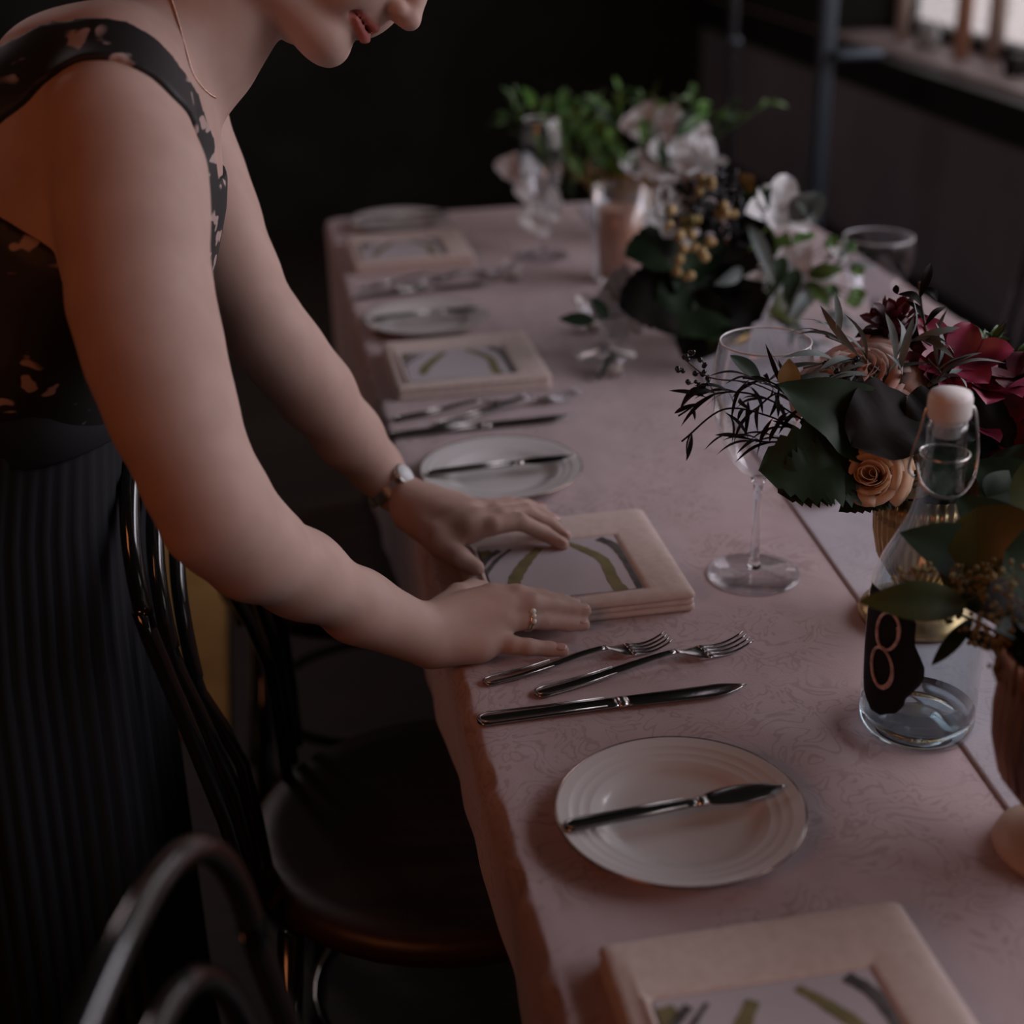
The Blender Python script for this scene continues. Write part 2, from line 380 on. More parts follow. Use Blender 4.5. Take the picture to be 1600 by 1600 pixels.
# cloth
bm = bmesh.new()
def perim(inset, rc, n=520):
    x0, x1, y0, y1 = TX0+inset, TW-inset, TY0+inset, TY1-inset
    pts = []; rc = max(rc, .002)
    segs = [((x0+rc, y0), (x1-rc, y0)), (None, (x1-rc, y0+rc), -90), ((x1, y0+rc), (x1, y1-rc)), (None, (x1-rc, y1-rc), 0),
            ((x1-rc, y1), (x0+rc, y1)), (None, (x0+rc, y1-rc), 90), ((x0, y1-rc), (x0, y0+rc)), (None, (x0+rc, y0+rc), 180)]
    for s in segs:
        if s[0] is None:
            for k in range(10):
                a = math.radians(s[2]+90*k/10); pts.append((s[1][0]+rc*math.cos(a), s[1][1]+rc*math.sin(a), math.cos(a), math.sin(a)))
        else:
            (ax, ay), (bx, by) = s; n_ = 90 if abs(ax-bx) > .3 else 240
            dx, dy = bx-ax, by-ay; l = math.hypot(dx, dy)
            for k in range(n_): pts.append((ax+dx*k/n_, ay+dy*k/n_, dy/l, -dx/l))
    return pts
base = perim(0, .035)
prof = [(-.034, 0), (-.020, 0), (-.006, 0.0), (-.003, -.0008), (-.0005, -.003), (.0015, -.008), (.003, -.020), (.003, -.045), (.003, -.065), (.003, -.085), (.003, -.10), (.003, -.115), (.002, -.125)]
rings = []
L_ = 0
cum = [0]
for i in range(1, len(base)): cum.append(cum[-1]+math.hypot(base[i][0]-base[i-1][0], base[i][1]-base[i-1][1]))
for (o_, z_) in prof:
    ring = []
    for (x, y, nx, ny), s in zip(base, cum):
        wv = (math.sin(s*23)+.6*math.sin(s*41+1)+.4*math.sin(s*67+2)); k = min(1, max(0, -z_)/.3)*1.3; zk = 1+max(0, min(1, (y-.1)/1.0))*1.0
        ed = .0022*(math.sin(s*95)+math.sin(s*151+1)+.7*math.sin(s*233)) if -.03 < z_ < -.001 else 0
        off = o_+wv*.003*k+ed
        ring.append(bm.verts.new((x+nx*off, y+ny*off, T+(z_*zk if z_ < -.02 else z_)+(.003*math.sin(s*7) if z_ < -.11 else 0))))
    rings.append(ring)
for A, B in zip(rings, rings[1:]):
    for i in range(len(A)): j = (i+1) % len(A); bm.faces.new((A[i], A[j], B[j], B[i]))
mid_ = [bm.verts.new(((TX0+TW)/2, min(max(v.co.y, TY0+.4), TY1-.4), T)) for v in rings[0]]
for i in range(len(mid_)): j = (i+1) % len(mid_); bm.faces.new((rings[0][i], mid_[i], mid_[j], rings[0][j]))
bmesh.ops.remove_doubles(bm, verts=mid_, dist=1e-6)
cloth = obj('tablecloth', bm, M_cloth); tag(cloth, 'blush pink damask tablecloth hanging over the long table', 'tablecloth')
# lighter runner / overlay with a crisp folded edge
bm = bmesh.new()
ya, yb = TY0+.01, TY1-.03
def xe(y): return .392+.062*(y+.12)
n = 60; A = []
for i in range(n+1):
    y = ya+(yb-ya)*i/n; x0 = xe(y)
    A.append([bm.verts.new((x0+dx, y, T+.0004+dz)) for dx, dz in ((0, 0), (.0006, .0016), (.004, .0018), (.012, .0010), (.10, .0010), (.2, .0010), (.206, .0018), (.210, .0))])
for a, b in zip(A, A[1:]):
    for j in range(7): bm.faces.new((a[j], a[j+1], b[j+1], b[j]))
tag(obj('table_runner', bm, M_runner), 'pale grey damask runner along the middle of the pink tablecloth', 'table runner')
TZ = T+.0005; RZ = T+.0022

# ================================================================== CHAIRS
def chair_parts(root):
    # local: back plane at x=-.22, seat towards +x
    for k, (hw, top, m_) in enumerate([(.195, .955, 0), (.148, .895, 0), (.100, .835, 0)]):
        bm = bmesh.new(); pts = []
        for i in range(41):
            a = math.pi*i/40; y = -hw*math.copysign(abs(math.cos(a))**.8, math.cos(a)); zc = top-.15
            z = zc+.15*abs(math.sin(a))**.8
            pts.append((-.205-.055*(z-.45)/.5, y, z))
        pts = [(-.19, -hw*.8, .455), (-.20, -hw*.95, .6)]+pts+[(-.20, hw*.95, .6), (-.19, hw*.8, .455)]; pts = spline(pts, 2)
        tube(bm, pts, .0085-.0005*k, 10); obj('back_hoop', bm, M_blackwood, root)
    bm = bmesh.new()
    lathe(bm, [(0, .425), (.19, .425), (.205, .435), (.205, .452), (.195, .463), (.17, .462), (.15, .457), (0, .455)], 40)
    bmesh.ops.scale(bm, vec=(1.08, 1.0, 1), verts=bm.verts); obj('seat', bm, M_seatwood, root)
    for sx, sy in ((-1, -1), (-1, 1), (1, -1), (1, 1)):
        bm = bmesh.new(); tube(bm, [(sx*.16, sy*.14, .43), (sx*.18, sy*.165, .2), (sx*.205, sy*.19, 0)], [.014, .013, .011], 10); obj('leg', bm, M_blackwood, root)
    bm = bmesh.new(); tube(bm, [(.165*math.cos(a), .15*math.sin(a), .23) for a in [2*math.pi*i/36 for i in range(36)]], .008, 8, closed=True); obj('ring_stretcher', bm, M_blackwood, root)
CG = 'bentwood chairs around the table'
ch = thing('bentwood_chair', 'black bentwood chair with nested back hoops directly beside the woman', 'chair', (.030, .352, 0), CG, math.radians(-10)); chair_parts(ch)
copy_thing(ch, (.028, -.47, 0), 'black bentwood chair nearest the camera, only its hoops catching light at lower left', math.radians(-14))
copy_thing(ch, (.0, 1.01, 0), 'black bentwood chair behind the woman\'s forearms at the second place setting', 0)
copy_thing(ch, (.86, 1.0, 0), 'dark bentwood chair on the window side at the right edge', math.pi)

# ================================================================== PLATES, CUTLERY, NAPKINS
def plate(loc, label):
    t = thing('bread_plate', label, 'plate', loc, 'bread plates along the table')
    R = .0925
    prof = [(0, .004), (.045, .004), (.052, .0045), (.058, .007), (.062, .0095), (.066, .0104), (.0665, .0107), (.068, .0106), (.074, .0119), (.0745, .0122), (.076, .0121),
            (.082, .0136), (.0825, .0139), (.084, .0139), (.0905, .0155), (.0925, .0158), (.0925, .0146), (.080, .0105), (.06, .004), (.054, .0008), (.050, 0), (.046, .001), (0, .0015)]
    bm = bmesh.new(); lathe(bm, prof, 192); obj('plate_body', bm, M_plate, t)
    bm = bmesh.new(); tube(bm, [((R+.0002)*math.cos(a), (R+.0002)*math.sin(a), .0152) for a in [2*math.pi*i/192 for i in range(192)]], .0009, 6, closed=True)
    obj('rim_line', bm, M_platerim, t, label='thin dark metallic rim line')
    return t
p1 = plate((.148, -.082, TZ), 'sharp white bread plate in the foreground with a butter knife across it')
copy_thing(p1, (.131, .586, TZ), 'bread plate just beyond the far hand, second from the camera')
copy_thing(p1, (.122, 1.185, TZ), 'bread plate beyond the second napkin, third from the camera')
copy_thing(p1, (.152, 1.812, TZ), 'blurred bread plate at the far left corner of the table')

def orient(root, a, b):
    root.rotation_euler = (0, 0, math.atan2(b[1]-a[1], b[0]-a[0]))
def handle_secs(L, w0, w1, zf, th=.0016, n=16):
    S = []
    for t in [0, .003, .01, .02, .035, .06]+[.06+.94*i/n for i in range(1, n+1)]:
        if t < .06: wd = w0*math.sqrt(max(0, 1-(1-t/.06)**2))+.0004
        else: wd = w0+(w1-w0)*((t-.06)/.94)**.85
        S.append(((L*t, 0, zf(t)), (0, 1, 0), (0, 0, 1), wd, th))
    return S
def fork(loc, ang, L, label, group='forks along the left side'):
    t = thing('fork', label, 'fork', loc, group, ang)
    Lh = L*.66; w = .0085 if L > .19 else .0075
    zf = lambda q: .0022+.010*math.sin(math.pi*min(1, q*1.0)*.5)**3
    bm = bmesh.new(); loft(bm, handle_secs(Lh, w, .0032, zf, .0018), 16)
    obj('handle', bm, M_steel, t)
    bm = bmesh.new(); tube(bm, [(x, y, zz) for x, y, zz in [(Lh*.55, .0055, zf(.55)+.0012), (Lh*.3, w*.75, zf(.3)+.0015), (Lh*.08, w*.8, .0038), (Lh*.025, w*.45, .0038), (Lh*.015, 0, .0038), (Lh*.025, -w*.45, .0038), (Lh*.08, -w*.8, .0038), (Lh*.3, -w*.75, zf(.3)+.0015), (Lh*.55, -.0055, zf(.55)+.0012)]], .0007, 6)
    obj('handle_border', bm, M_wire, t)
    W = .0125 if L > .19 else .0115
    bm = bmesh.new(); S = []
    zt = lambda x: .0125-.0105*math.sin(math.pi*((x-Lh)/(L-Lh))*.62)+.0*x
    x1 = L*.80
    for i in range(13):
        q = i/12; x = Lh-.002+(x1-Lh+.002)*q; wd = .0032+(W-.0032)*(3*q*q-2*q**3)
        S.append(((x, 0, zt(x)-.0015*math.sin(math.pi*q)), (0, 1, 0), (0, 0, 1), wd, .0011))
    loft(bm, S, 16)
    for k in range(4):
        y = (k-1.5)*W*2/4.15; S = []
        for i in range(9):
            q = i/8; x = x1-.004+(L-x1+.004)*q
            S.append(((x, y, zt(x)+.008*max(0, q-.2)**2*1.6), (0, 1, 0), (0, 0, 1), .0021*(1-.55*q), .0010))
        loft(bm, S, 8)
    obj('tines', bm, M_steel, t)
    return t
def knife(loc, ang, L, label, butter=False, name='table_knife', group=None, cat='knife'):
    t = thing(name, label, cat, loc, group, ang)
    Lh = L*(.60 if butter else .52); w = .0075 if butter else .0095
    z0 = .0025
    bm = bmesh.new(); S = handle_secs(Lh, w, .0042 if butter else .0075, lambda q: z0+.0015*q, .0024)
    loft(bm, S, 16); obj('handle', bm, M_steel, t)
    bm = bmesh.new(); tube(bm, [(Lh*.9, .0045 if butter else .0068, z0+.0032), (Lh*.5, w*.68, z0+.0026), (Lh*.08, w*.78, z0+.0018), (Lh*.028, w*.4, z0+.0018), (Lh*.018, 0, z0+.0018), (Lh*.028, -w*.4, z0+.0018), (Lh*.08, -w*.78, z0+.0018), (Lh*.5, -w*.68, z0+.0026), (Lh*.9, -.0045 if butter else -.0068, z0+.0032)], .0008, 6)
    obj('handle_border', bm, M_wire, t)
    bm = bmesh.new(); S = []
    for i in range(3): S.append(((Lh-.002+i*.004, 0, z0+.0015), (0, 1, 0), (0, 0, 1), .0052 if butter else .0078, .003))
    loft(bm, S, 14); obj('bolster', bm, M_wire, t)
    bm = bmesh.new(); n = 18; S = []
    for i in range(n+1):
        q = i/n; x = Lh+.005+(L-Lh-.005)*q
        if butter: wd = .0055+.0055*math.sin(math.pi*min(1, q*1.05)**.8)*1.0; wd *= (1-max(0, q-.75)/.25*.93); yo = .001
        else:
            wd = (.0082+.0022*q)*(1 if q < .72 else max(.04, 1-((q-.72)/.28)**1.8)); yo = (.004*max(0, (q-.6)/.4)**2)
        S.append(((x, yo, z0+.0016), (0, 1, 0), (0, 0, 1), max(wd, .0003), .0009))
    loft(bm, S, 12); obj('blade', bm, M_steel, t)
    return t
def put(f, a, b, **k):
    ang = math.atan2(b[1]-a[1], b[0]-a[0]); L = math.hypot(b[0]-a[0], b[1]-a[1])
    return ang, L
def fk(a, b, label):
    ang, L = put(None, a, b); return fork((a[0], a[1], TZ), ang, L, label)
fS = fk((.037, .145), (.212, .174), 'small fork lying just below the near hand')
fD = fk((.077, .117), (.282, .158), 'large fork between the small fork and the sharp foreground knife')
kn_ = knife((.022, .086, TZ), 0.0, .236, 'long table knife lying nearest the foreground plate', group='table knives')
def cp(o, a, b, label):
    return copy_thing(o, (a[0], a[1], TZ), label, math.atan2(b[1]-a[1], b[0]-a[0]))
cp(fS, (.030, .799), (.203, .822), 'small fork nearest the second napkin, beyond the hands')
cp(fD, (.079, .765), (.273, .828), 'large fork between small fork and knife at the second napkin')
cp(kn_, (.017, .742), (.245, .752), 'dark table knife below the forks at the second napkin, beyond the hands')
cp(fS, (.040, 1.400), (.205, 1.436), 'blurred small fork nearest the farthest napkin')
cp(fD, (.095, 1.385), (.284, 1.440), 'blurred large fork pointing right by the farthest napkin')
cp(kn_, (.027, 1.352), (.25, 1.375), 'blurred knife in the farthest row of cutlery')
PZ = TZ+.0145
bk = knife((.058, -.0905, PZ), math.atan2(.012, .175), .174, 'butter knife lying across the sharp foreground plate', True, 'butter_knife', 'butter knives on the bread plates')
copy_thing(bk, (.046, .580, PZ), 'butter knife lying across the plate beyond the hands', .04)
copy_thing(bk, (.040, 1.183, PZ), 'butter knife on the third plate from the camera', .06)
copy_thing(bk, (.075, 1.815, PZ), 'butter knife on the blurred plate at the far corner', .05)

def napkin_thing(loc, label, group='folded napkins at the place settings'):
    t = thing('folded_napkin', label, 'napkin', loc, group)
    W, D, R = .208, .198, .010
    def rr(w, d, r, n=8):
        out = []
        for cx, cy, a0 in ((w/2-r, d/2-r, 0), (-w/2+r, d/2-r, 90), (-w/2+r, -d/2+r, 180), (w/2-r, -d/2+r, 270)):
            for k in range(n+1):
                a = math.radians(a0+90*k/n); out.append((cx+r*math.cos(a), cy+r*math.sin(a)))
        return out
    bm = bmesh.new()
    def stack(levels, cap_top=True):
        rs = []
        for (ins, z, r) in levels:
            q = rr(W-2*ins, D-2*ins, max(.0015, r-ins*.6)); m = len(q)
            rs.append([bm.verts.new((x, y+.0, z+.0008*math.sin(x*70+y*40)*(1 if z > .012 else 0))) for x, y in q])
        for A, B in zip(rs, rs[1:]):
            for i in range(len(A)): j = (i+1) % len(A); bm.faces.new((A[i], A[j], B[j], B[i]))
        bm.faces.new(rs[0][::-1]); bm.faces.new(rs[-1])
    e = .0012
    lay = [(.002, 0, .006), (0, .0015, .006), (0, .0052, .006), (.0022, .0066, .006)]
    stack(lay)
    stack([(.0032, .0060, .006), (.001, .0075, .006), (.0008, .0112, .006), (.003, .0126, .006)])
    q0 = [(.0030, .0120), (.0, .0135), (.0, .0165), (.003, .0192), (.008, .0206), (.014, .0210)]
    rs = []
    for ins, z in q0: rs.append([(x, y, z) for x, y in rr(W-2*ins, D-2*ins, .006)])
    cw, cdp, ccx, ccy = .143, .121, .140-.1525, .3125-.332
    for e_, z in ((.006, .0212), (.0015, .0206), (.0004, .0190), (.0002, .0172)):
        rs.append([(x+ccx, y+ccy, z) for x, y in rr(cw+2*e_, cdp+2*e_, .003)])
    rv = [[bm.verts.new((x, y, z+(.0010*math.sin(x*55+y*38)+.0006*math.sin(y*90)) * (1 if .012 < z else 0))) for x, y, z in r_] for r_ in rs]
    for A, B in zip(rv, rv[1:]):
        for i in range(len(A)): j = (i+1) % len(A); bm.faces.new((A[i], A[j], B[j], B[i]))
    bm.faces.new(rv[0][::-1]); bm.faces.new(rv[-1])
    obj('folded_linen', bm, M_napkin, t)
    return t
def card_thing(loc, label, cx, cy):
    t = thing('menu_card', label, 'card', loc, 'printed cards on the napkins')
    x0, x1, y0, y1 = .0695, .2105, .253, .372
    bm = bmesh.new(); box(bm, ((x0+x1)/2-cx, (y0+y1)/2-cy, .0008), (x1-x0, y1-y0, .0016)); obj('card_stock', bm, M_card, t, smooth=False)
    zc = .0188
    def band(pxs, ws, m):
        pts = [P(a, b, zc)[:2] for a, b in pxs]
        pts = spline([(q[0], q[1], 0) for q in pts], 8); n = len(pts)
        bm = bmesh.new(); rows = []
        for i, q in enumerate(pts):
            tt = pts[min(n-1, i+1)]-pts[max(0, i-1)]; tt = tt/np.linalg.norm(tt); nn = np.array((-tt[1], tt[0]))
            wd = np.interp(i/(n-1), np.linspace(0, 1, len(ws)), ws)*(1+.08*math.sin(i*1.7))
            wd *= 1.2
            row = []
            for s in (-1, 1):
                x, y = q[0]+nn[0]*wd*s, q[1]+nn[1]*wd*s
                x = min(max(x, x0+.0005), x1-.0005); y = min(max(y, y0+.0005), y1-.0005)
                row += [(x-cx, y-cy)]
            rows.append([bm.verts.new((row[0][0], row[0][1], .0017)), bm.verts.new((row[1][0], row[1][1], .0017)),
                         bm.verts.new((row[1][0], row[1][1], .0020)), bm.verts.new((row[0][0], row[0][1], .0020))])
        for A, B in zip(rows, rows[1:]):
            for j in range(4): bm.faces.new((A[j], A[(j+1) % 4], B[(j+1) % 4], B[j]))
        obj('card_band', bm, m, t, smooth=False)
    band([(842, 858), (822, 880), (806, 905), (803, 925)], [.0035, .005, .0055, .004], M_oliveprint)
    band([(886, 850), (912, 860), (943, 877), (961, 911), (982, 932)], [.0025, .004, .0045, .005, .006], M_oliveprint)
    band([(935, 843), (958, 853), (976, 873), (993, 905), (1003, 928)], [.004, .004, .004, .003, .002], M_greyprint_shadow)
    band([(798, 860), (775, 878), (757, 902), (750, 915)], [.0012, .002, .0022, .002], M_greyprint_shadow)
    band([(780, 862), (762, 874), (748, 892)], [.0025, .003, .003], M_greyprint_shadow)
    band([(768, 864), (745, 871), (735, 880)], [.004, .007, .006], M_oliveprint)
    band([(1003, 926), (960, 931), (915, 936), (850, 943)], [.0009, .0009, .0009, .0009], M_greyprint_shadow)  # dark line painting the shadow along the card's front edge
    return t
NC = (.1525, .332)
nap = napkin_thing((NC[0], NC[1], TZ), 'peach napkin being straightened under the two hands')
card = card_thing((NC[0], NC[1], TZ+.0177), 'printed card on the napkin under the hands', *NC)
for (dx, dy, l1, l2) in [(.004, -.648, 'peach napkin cut off at the bottom edge, nearest the camera', 'printed card on the nearest napkin at the bottom edge'),
                         (-.006, .634, 'peach napkin beyond the hands, second place setting', 'printed card on the napkin beyond the hands'),
                         (-.008, 1.262, 'blurred farthest peach napkin beside the corner plate', 'blurred printed card on the farthest napkin')]:
    copy_thing(nap, (NC[0]+dx, NC[1]+dy, TZ), l1); copy_thing(card, (NC[0]+dx, NC[1]+dy, TZ+.0177), l2)
# ================================================================== GLASSWARE, BOTTLE, VASES
def wine_glass(loc, label, H=.242, Rb=.046, Rf=.045, stem=.105, group='stemmed wine glasses', mouth=.036):
    t = thing('wine_glass', label, 'wine glass', loc, group)
    Hb = H-stem
    bm = bmesh.new(); lathe(bm, [(0, .0), (Rf, .0), (Rf, .0016), (Rf*.9, .0028), (Rf*.45, .005), (.0085, .008), (0, .009)], 48); obj('foot', bm, M_footglass, t)
    bm = bmesh.new(); lathe(bm, [(0, .0088), (.0075, .0088), (.0048, .018), (.0038, .04), (.0036, stem*.75), (.0045, stem*.93), (.0075, stem-.0005), (0, stem-.0003)], 32); obj('stem', bm, M_stemglass, t)
    bm = bmesh.new(); tube(bm, [(Rf*math.cos(a), Rf*math.sin(a), .0012) for a in [2*math.pi*i/64 for i in range(64)]], .0009, 6, closed=True); obj('foot_rim', bm, M_stemglass, t)
    bowl = []
    for i in range(25):
        q = i/24; a = q**.8
        r = Rb*math.sin(math.pi*(.02+.60*a))**.75 if a > 0 else .004
        bowl.append((max(r, .004), stem+Hb*q))
    sc_ = mouth/bowl[-1][0]
    outr = [(r*(1+(sc_-1)*max(0, (i/24-.45)/.55)**1.5), z) for i, (r, z) in enumerate(bowl)]
    inn = [(max(.0, r-.0013), z+(.0025 if i < 3 else 0)) for i, (r, z) in enumerate(outr)]
    bm = bmesh.new(); lathe(bm, [(0, stem)]+outr+[(outr[-1][0]-.0006, stem+Hb+.0006)]+inn[::-1]+[(0, stem+.003)], 64); obj('bowl', bm, M_glass, t)
    bm = bmesh.new(); rr_ = outr[-1][0]-.0006  # opaque pale ring paints the bright glint along the glass rim
    tube(bm, [(rr_*math.cos(a), rr_*math.sin(a), H+.0003) for a in [2*math.pi*i/64 for i in range(64)]], .0009, 6, closed=True); obj('rim', bm, mat('rim_glint', (.8, .8, .82), .1, 0, 1.0) if 'rim_glint' not in bpy.data.materials else bpy.data.materials['rim_glint'], t)
    return t
wine_glass((.334, .293, TZ), 'large empty wine glass standing in sharp focus right of the hands', mouth=.0425, Rb=.050)
wine_glass((.372, 1.53, TZ), 'blurred wine glass at the far end left of the greenery', H=.235, mouth=.030, Rb=.042, stem=.09)
wine_glass((.62, 1.63, RZ), 'blurred wine glass among the far greenery, beside the white blossoms', H=.215, mouth=.03, Rb=.038, stem=.085)
wine_glass((.765, 1.02, TZ), 'wide glass with a bright rim near the table\'s right edge, before the dark panel', H=.133, mouth=.050, Rb=.052, stem=.035, Rf=.035)
# hurricane tumbler with peach candle
t = thing('candle_holder', 'tall clear glass cylinder holding a peach candle left of the berries', 'candle holder', (.468, 1.36, RZ))
bm = bmesh.new(); lathe(bm, [(0, 0), (.044, 0), (.046, .004), (.047, .06), (.047, .150), (.0445, .150), (.0445, .06), (.043, .012), (0, .010)], 48); obj('glass_cylinder', bm, M_glass, t)
bm = bmesh.new(); lathe(bm, [(0, .0105), (.036, .0105), (.036, .113), (.033, .117), (.01, .114), (0, .113)], 36); obj('candle', bm, M_candle, t, label='peach candle')
# small votives
def votive(loc, label, h=.045, r=.028):
    t = thing('votive_holder', label, 'votive', loc, 'small glass votives on the runner')
    bm = bmesh.new(); lathe(bm, [(0, 0), (r*.75, 0), (r, h*.3), (r, h*.6), (r*.82, h), (r*.77, h), (r*.93, h*.6), (r*.9, h*.3), (r*.6, h*.12), (0, h*.1)], 36); obj('glass_cup', bm, M_glass, t)
    bm = bmesh.new(); lathe(bm, [(0, h*.14), (r*.62, h*.14), (r*.85, h*.32), (r*.85, h*.42), (0, h*.45)], 28); obj('tealight', bm, M_ivory, t)
    return t
v1 = votive((.468, .44, RZ), 'small round glass votive on the runner under the peach roses', .030, .019)
copy_thing(v1, (.340, .90, TZ), 'glass votive left of the dark bouquet, near the small sprig'); 
copy_thing(v1, (.36, 1.10, TZ), 'glass votive before the tall candle cylinder')
copy_thing(v1, (.42, 1.24, RZ), 'blurred glass votive at the foot of the candle cylinder')
copy_thing(v1, (.295, 1.40, TZ), 'blurred glass votive nearest the farthest wine glass')
copy_thing(v1, (.50, .60, RZ), 'glass votive behind the burgundy bouquet')
# compote under the small sprig
t = thing('glass_compote', 'low footed clear glass dish with a small white sprig, left of the dark bouquet', 'glass dish', (.352, .99, TZ))
bm = bmesh.new(); lathe(bm, [(0, 0), (.045, 0), (.045, .002), (.012, .006), (.006, .03), (.012, .045), (.036, .06), (.044, .08), (.042, .08), (.034, .062), (.01, .05), (0, .05)], 48); obj('dish', bm, M_glass, t)

# swing-top bottle
BL = (.376, .008)
t = thing('swing_top_bottle', 'clear glass swing-top bottle with white stopper and black tag', 'bottle', (BL[0], BL[1], TZ))
R = .0465
out = [(0, .006), (.030, .004), (.040, .0), (R-.001, .002), (R, .008), (R, .118), (R-.0015, .132), (R-.007, .150), (.031, .168), (.023, .186), (.0185, .202), (.0170, .214), (.0165, .228), (.0180, .231), (.0180, .236), (.0165, .239), (.0150, .250), (.0155, .262), (.0145, .266)]
inn = [(.0115, .266), (.0125, .25), (.0135, .228), (.0155, .202), (.020, .186), (.028, .168), (R-.010, .150), (R-.0045, .132), (R-.003, .118), (R-.003, .014), (.038, .011), (0, .016)]
bm = bmesh.new(); lathe(bm, out+inn, 72); obj('bottle_glass', bm, M_bottle, t)
bm = bmesh.new(); lathe(bm, [(0, .0065), (.030, .0048), (.0395, .001), (R-.0015, .003), (R-.0004, .009), (R-.0004, .018), (R-.003, .014), (.038, .0112), (0, .0162)], 72); obj('thick_base', bm, M_solidglass, t, label='thick greenish glass base')
bm = bmesh.new(); lathe(bm, [(0, .256), (.0105, .256), (.0115, .268), (.0150, .270), (.0165, .273), (.0165, .286), (.0150, .290), (0, .291)], 36); obj('stopper', bm, M_cap, t, label='white rubber stopper')
# wire bail: seen as a tall loop either side of the stopper with a lower collar loop
ang = math.atan2(CR[1], CR[0]); cr, sr = math.cos(ang), math.sin(ang)
def bw(u, v, z): return (cr*u-sr*v, sr*u+cr*v, z)
bm = bmesh.new()
tube(bm, spline([bw(-.013, 0, .279), bw(-.0175, 0, .276), bw(-.021, -.003, .262), bw(-.026, -.006, .245), bw(-.0285, -.008, .232), bw(-.024, -.010, .226)], 6), .0011, 8)
tube(bm, spline([bw(.013, 0, .279), bw(.019, 0, .276), bw(.022, -.002, .260), bw(.0235, -.005, .242), bw(.020, -.012, .225), bw(.008, -.021, .215), bw(-.008, -.022, .215), bw(-.019, -.014, .222), bw(-.0215, -.004, .235)], 6), .0011, 8)
tube(bm, [(.0185*math.cos(a), .0185*math.sin(a), .241) for a in [2*math.pi*i/36 for i in range(36)]], .0010, 8, closed=True)
obj('wire_bail', bm, M_wire, t)
# black tag: irregular silhouette wrapped on the bottle's camera side, two rose loops on it
def wrap(u, z, r): # u = arc length across, 0 faces the camera
    th = math.atan2(CC[1]-BL[1], CC[0]-BL[0])+.0+u/R
    return (r*math.cos(th), r*math.sin(th), z)
outline = [(.118, -.043, -.012), (.122, -.042, -.016), (.116, -.044, .000), (.105, -.045, .006), (.095, -.046, .006), (.086, -.046, .007), (.076, -.046, .012), (.068, -.046, .0155), (.060, -.045, .0160), (.052, -.044, .0135), (.044, -.043, .008), (.038, -.042, .004), (.031, -.040, .003), (.026, -.038, .000), (.022, -.034, -.003), (.019, -.030, -.010), (.015, -.026, -.016)]
outline = sorted(outline, key=lambda q: -q[0])
bm = bmesh.new(); rows = []
for z, a, b in outline:
    rows.append([bm.verts.new(wrap(a+(b-a)*j/12-.013, z+.012, R+.0006)) for j in range(13)])
for A, B in zip(rows, rows[1:]):
    for j in range(12): bm.faces.new((A[j], A[j+1], B[j+1], B[j]))
tg = obj('black_tag', bm, M_tag, t, label='irregular black tag'); sm = tg.modifiers.new('s', 'SOLIDIFY'); sm.thickness = .0006; sm.offset = 1
bm = bmesh.new()
for (uc, zc, a, b, tilt) in ((-.0315, .070, .0105, .0175, .12), (-.029, .104, .0100, .0170, -.15)):
    pts = []
    for i in range(48):
        q = 2*math.pi*i/48; x, y = a*math.cos(q), b*math.sin(q); pts.append(wrap(uc+x*math.cos(tilt)-y*math.sin(tilt), zc+x*math.sin(tilt)+y*math.cos(tilt), R+.0020))
    tube(bm, pts, .0014, 6, closed=True)
    for i in range(16, 34):
        q = 2*math.pi*i/48+math.pi*.75; x, y = a*.9*math.cos(q), b*.93*math.sin(q); ball(bm, wrap(uc+x, zc+y, R+.002), .0010, 6, 4)
obj('painted_numeral', bm, M_chalk, tg, label='rose coloured figure eight of two loops')

# goblet vases
def goblet(loc, label, m, mf, H=.15, R=.05, rf=.055):
    t = thing('pedestal_vase', label, 'vase', loc, 'pedestal vases under the bouquets')
    seg = 324; prof = [(rf*.35, .012), (.012, .022), (.013, .030), (R*.62, .046), (R*.86, .065), (R*.97, .09), (R, .115), (R*.98, .135), (R*1.0, H), (R*.96, H), (R*.93, .12), (R*.8, .07), (.01, .035), (0, .034)]
    bm = bmesh.new(); lathe(bm, prof, seg)
    for v in bm.verts:
        if .04 < v.co.z < .14:
            a = math.atan2(v.co.y, v.co.x); k = 1+.018*math.sin(a*36); v.co.x *= k; v.co.y *= k
    obj('cup', bm, m, t)
    bm = bmesh.new(); lathe(bm, [(0, 0), (rf, 0), (rf*1.03, .004), (rf*.98, .010), (rf*.78, .016), (rf*.45, .021), (rf*.3, .023), (0, .023)], 48); obj('foot', bm, mf, t)
    return t
VA = (.452, .176)
goblet((VA[0], VA[1], RZ), 'aged gold pedestal vase behind the glass bottle', M_gold, M_gold, H=.105, R=.047, rf=.052)
VR = (.406, -.172)
goblet((VR[0], VR[1], RZ), 'copper brown ribbed goblet vase with cream foot cut off at the right edge', M_copper, M_foot, H=.165, R=.059, rf=.047)
VB = (.53, 1.02)
goblet((VB[0], VB[1], RZ), 'dark pedestal vase hidden beneath the berry bouquet', M_copper, M_gold, H=.10, R=.045, rf=.045)
VC = (.56, 1.62)
goblet((VC[0], VC[1], RZ), 'pedestal vase below the far fern bouquet', M_gold, M_gold, H=.10, R=.045, rf=.045)

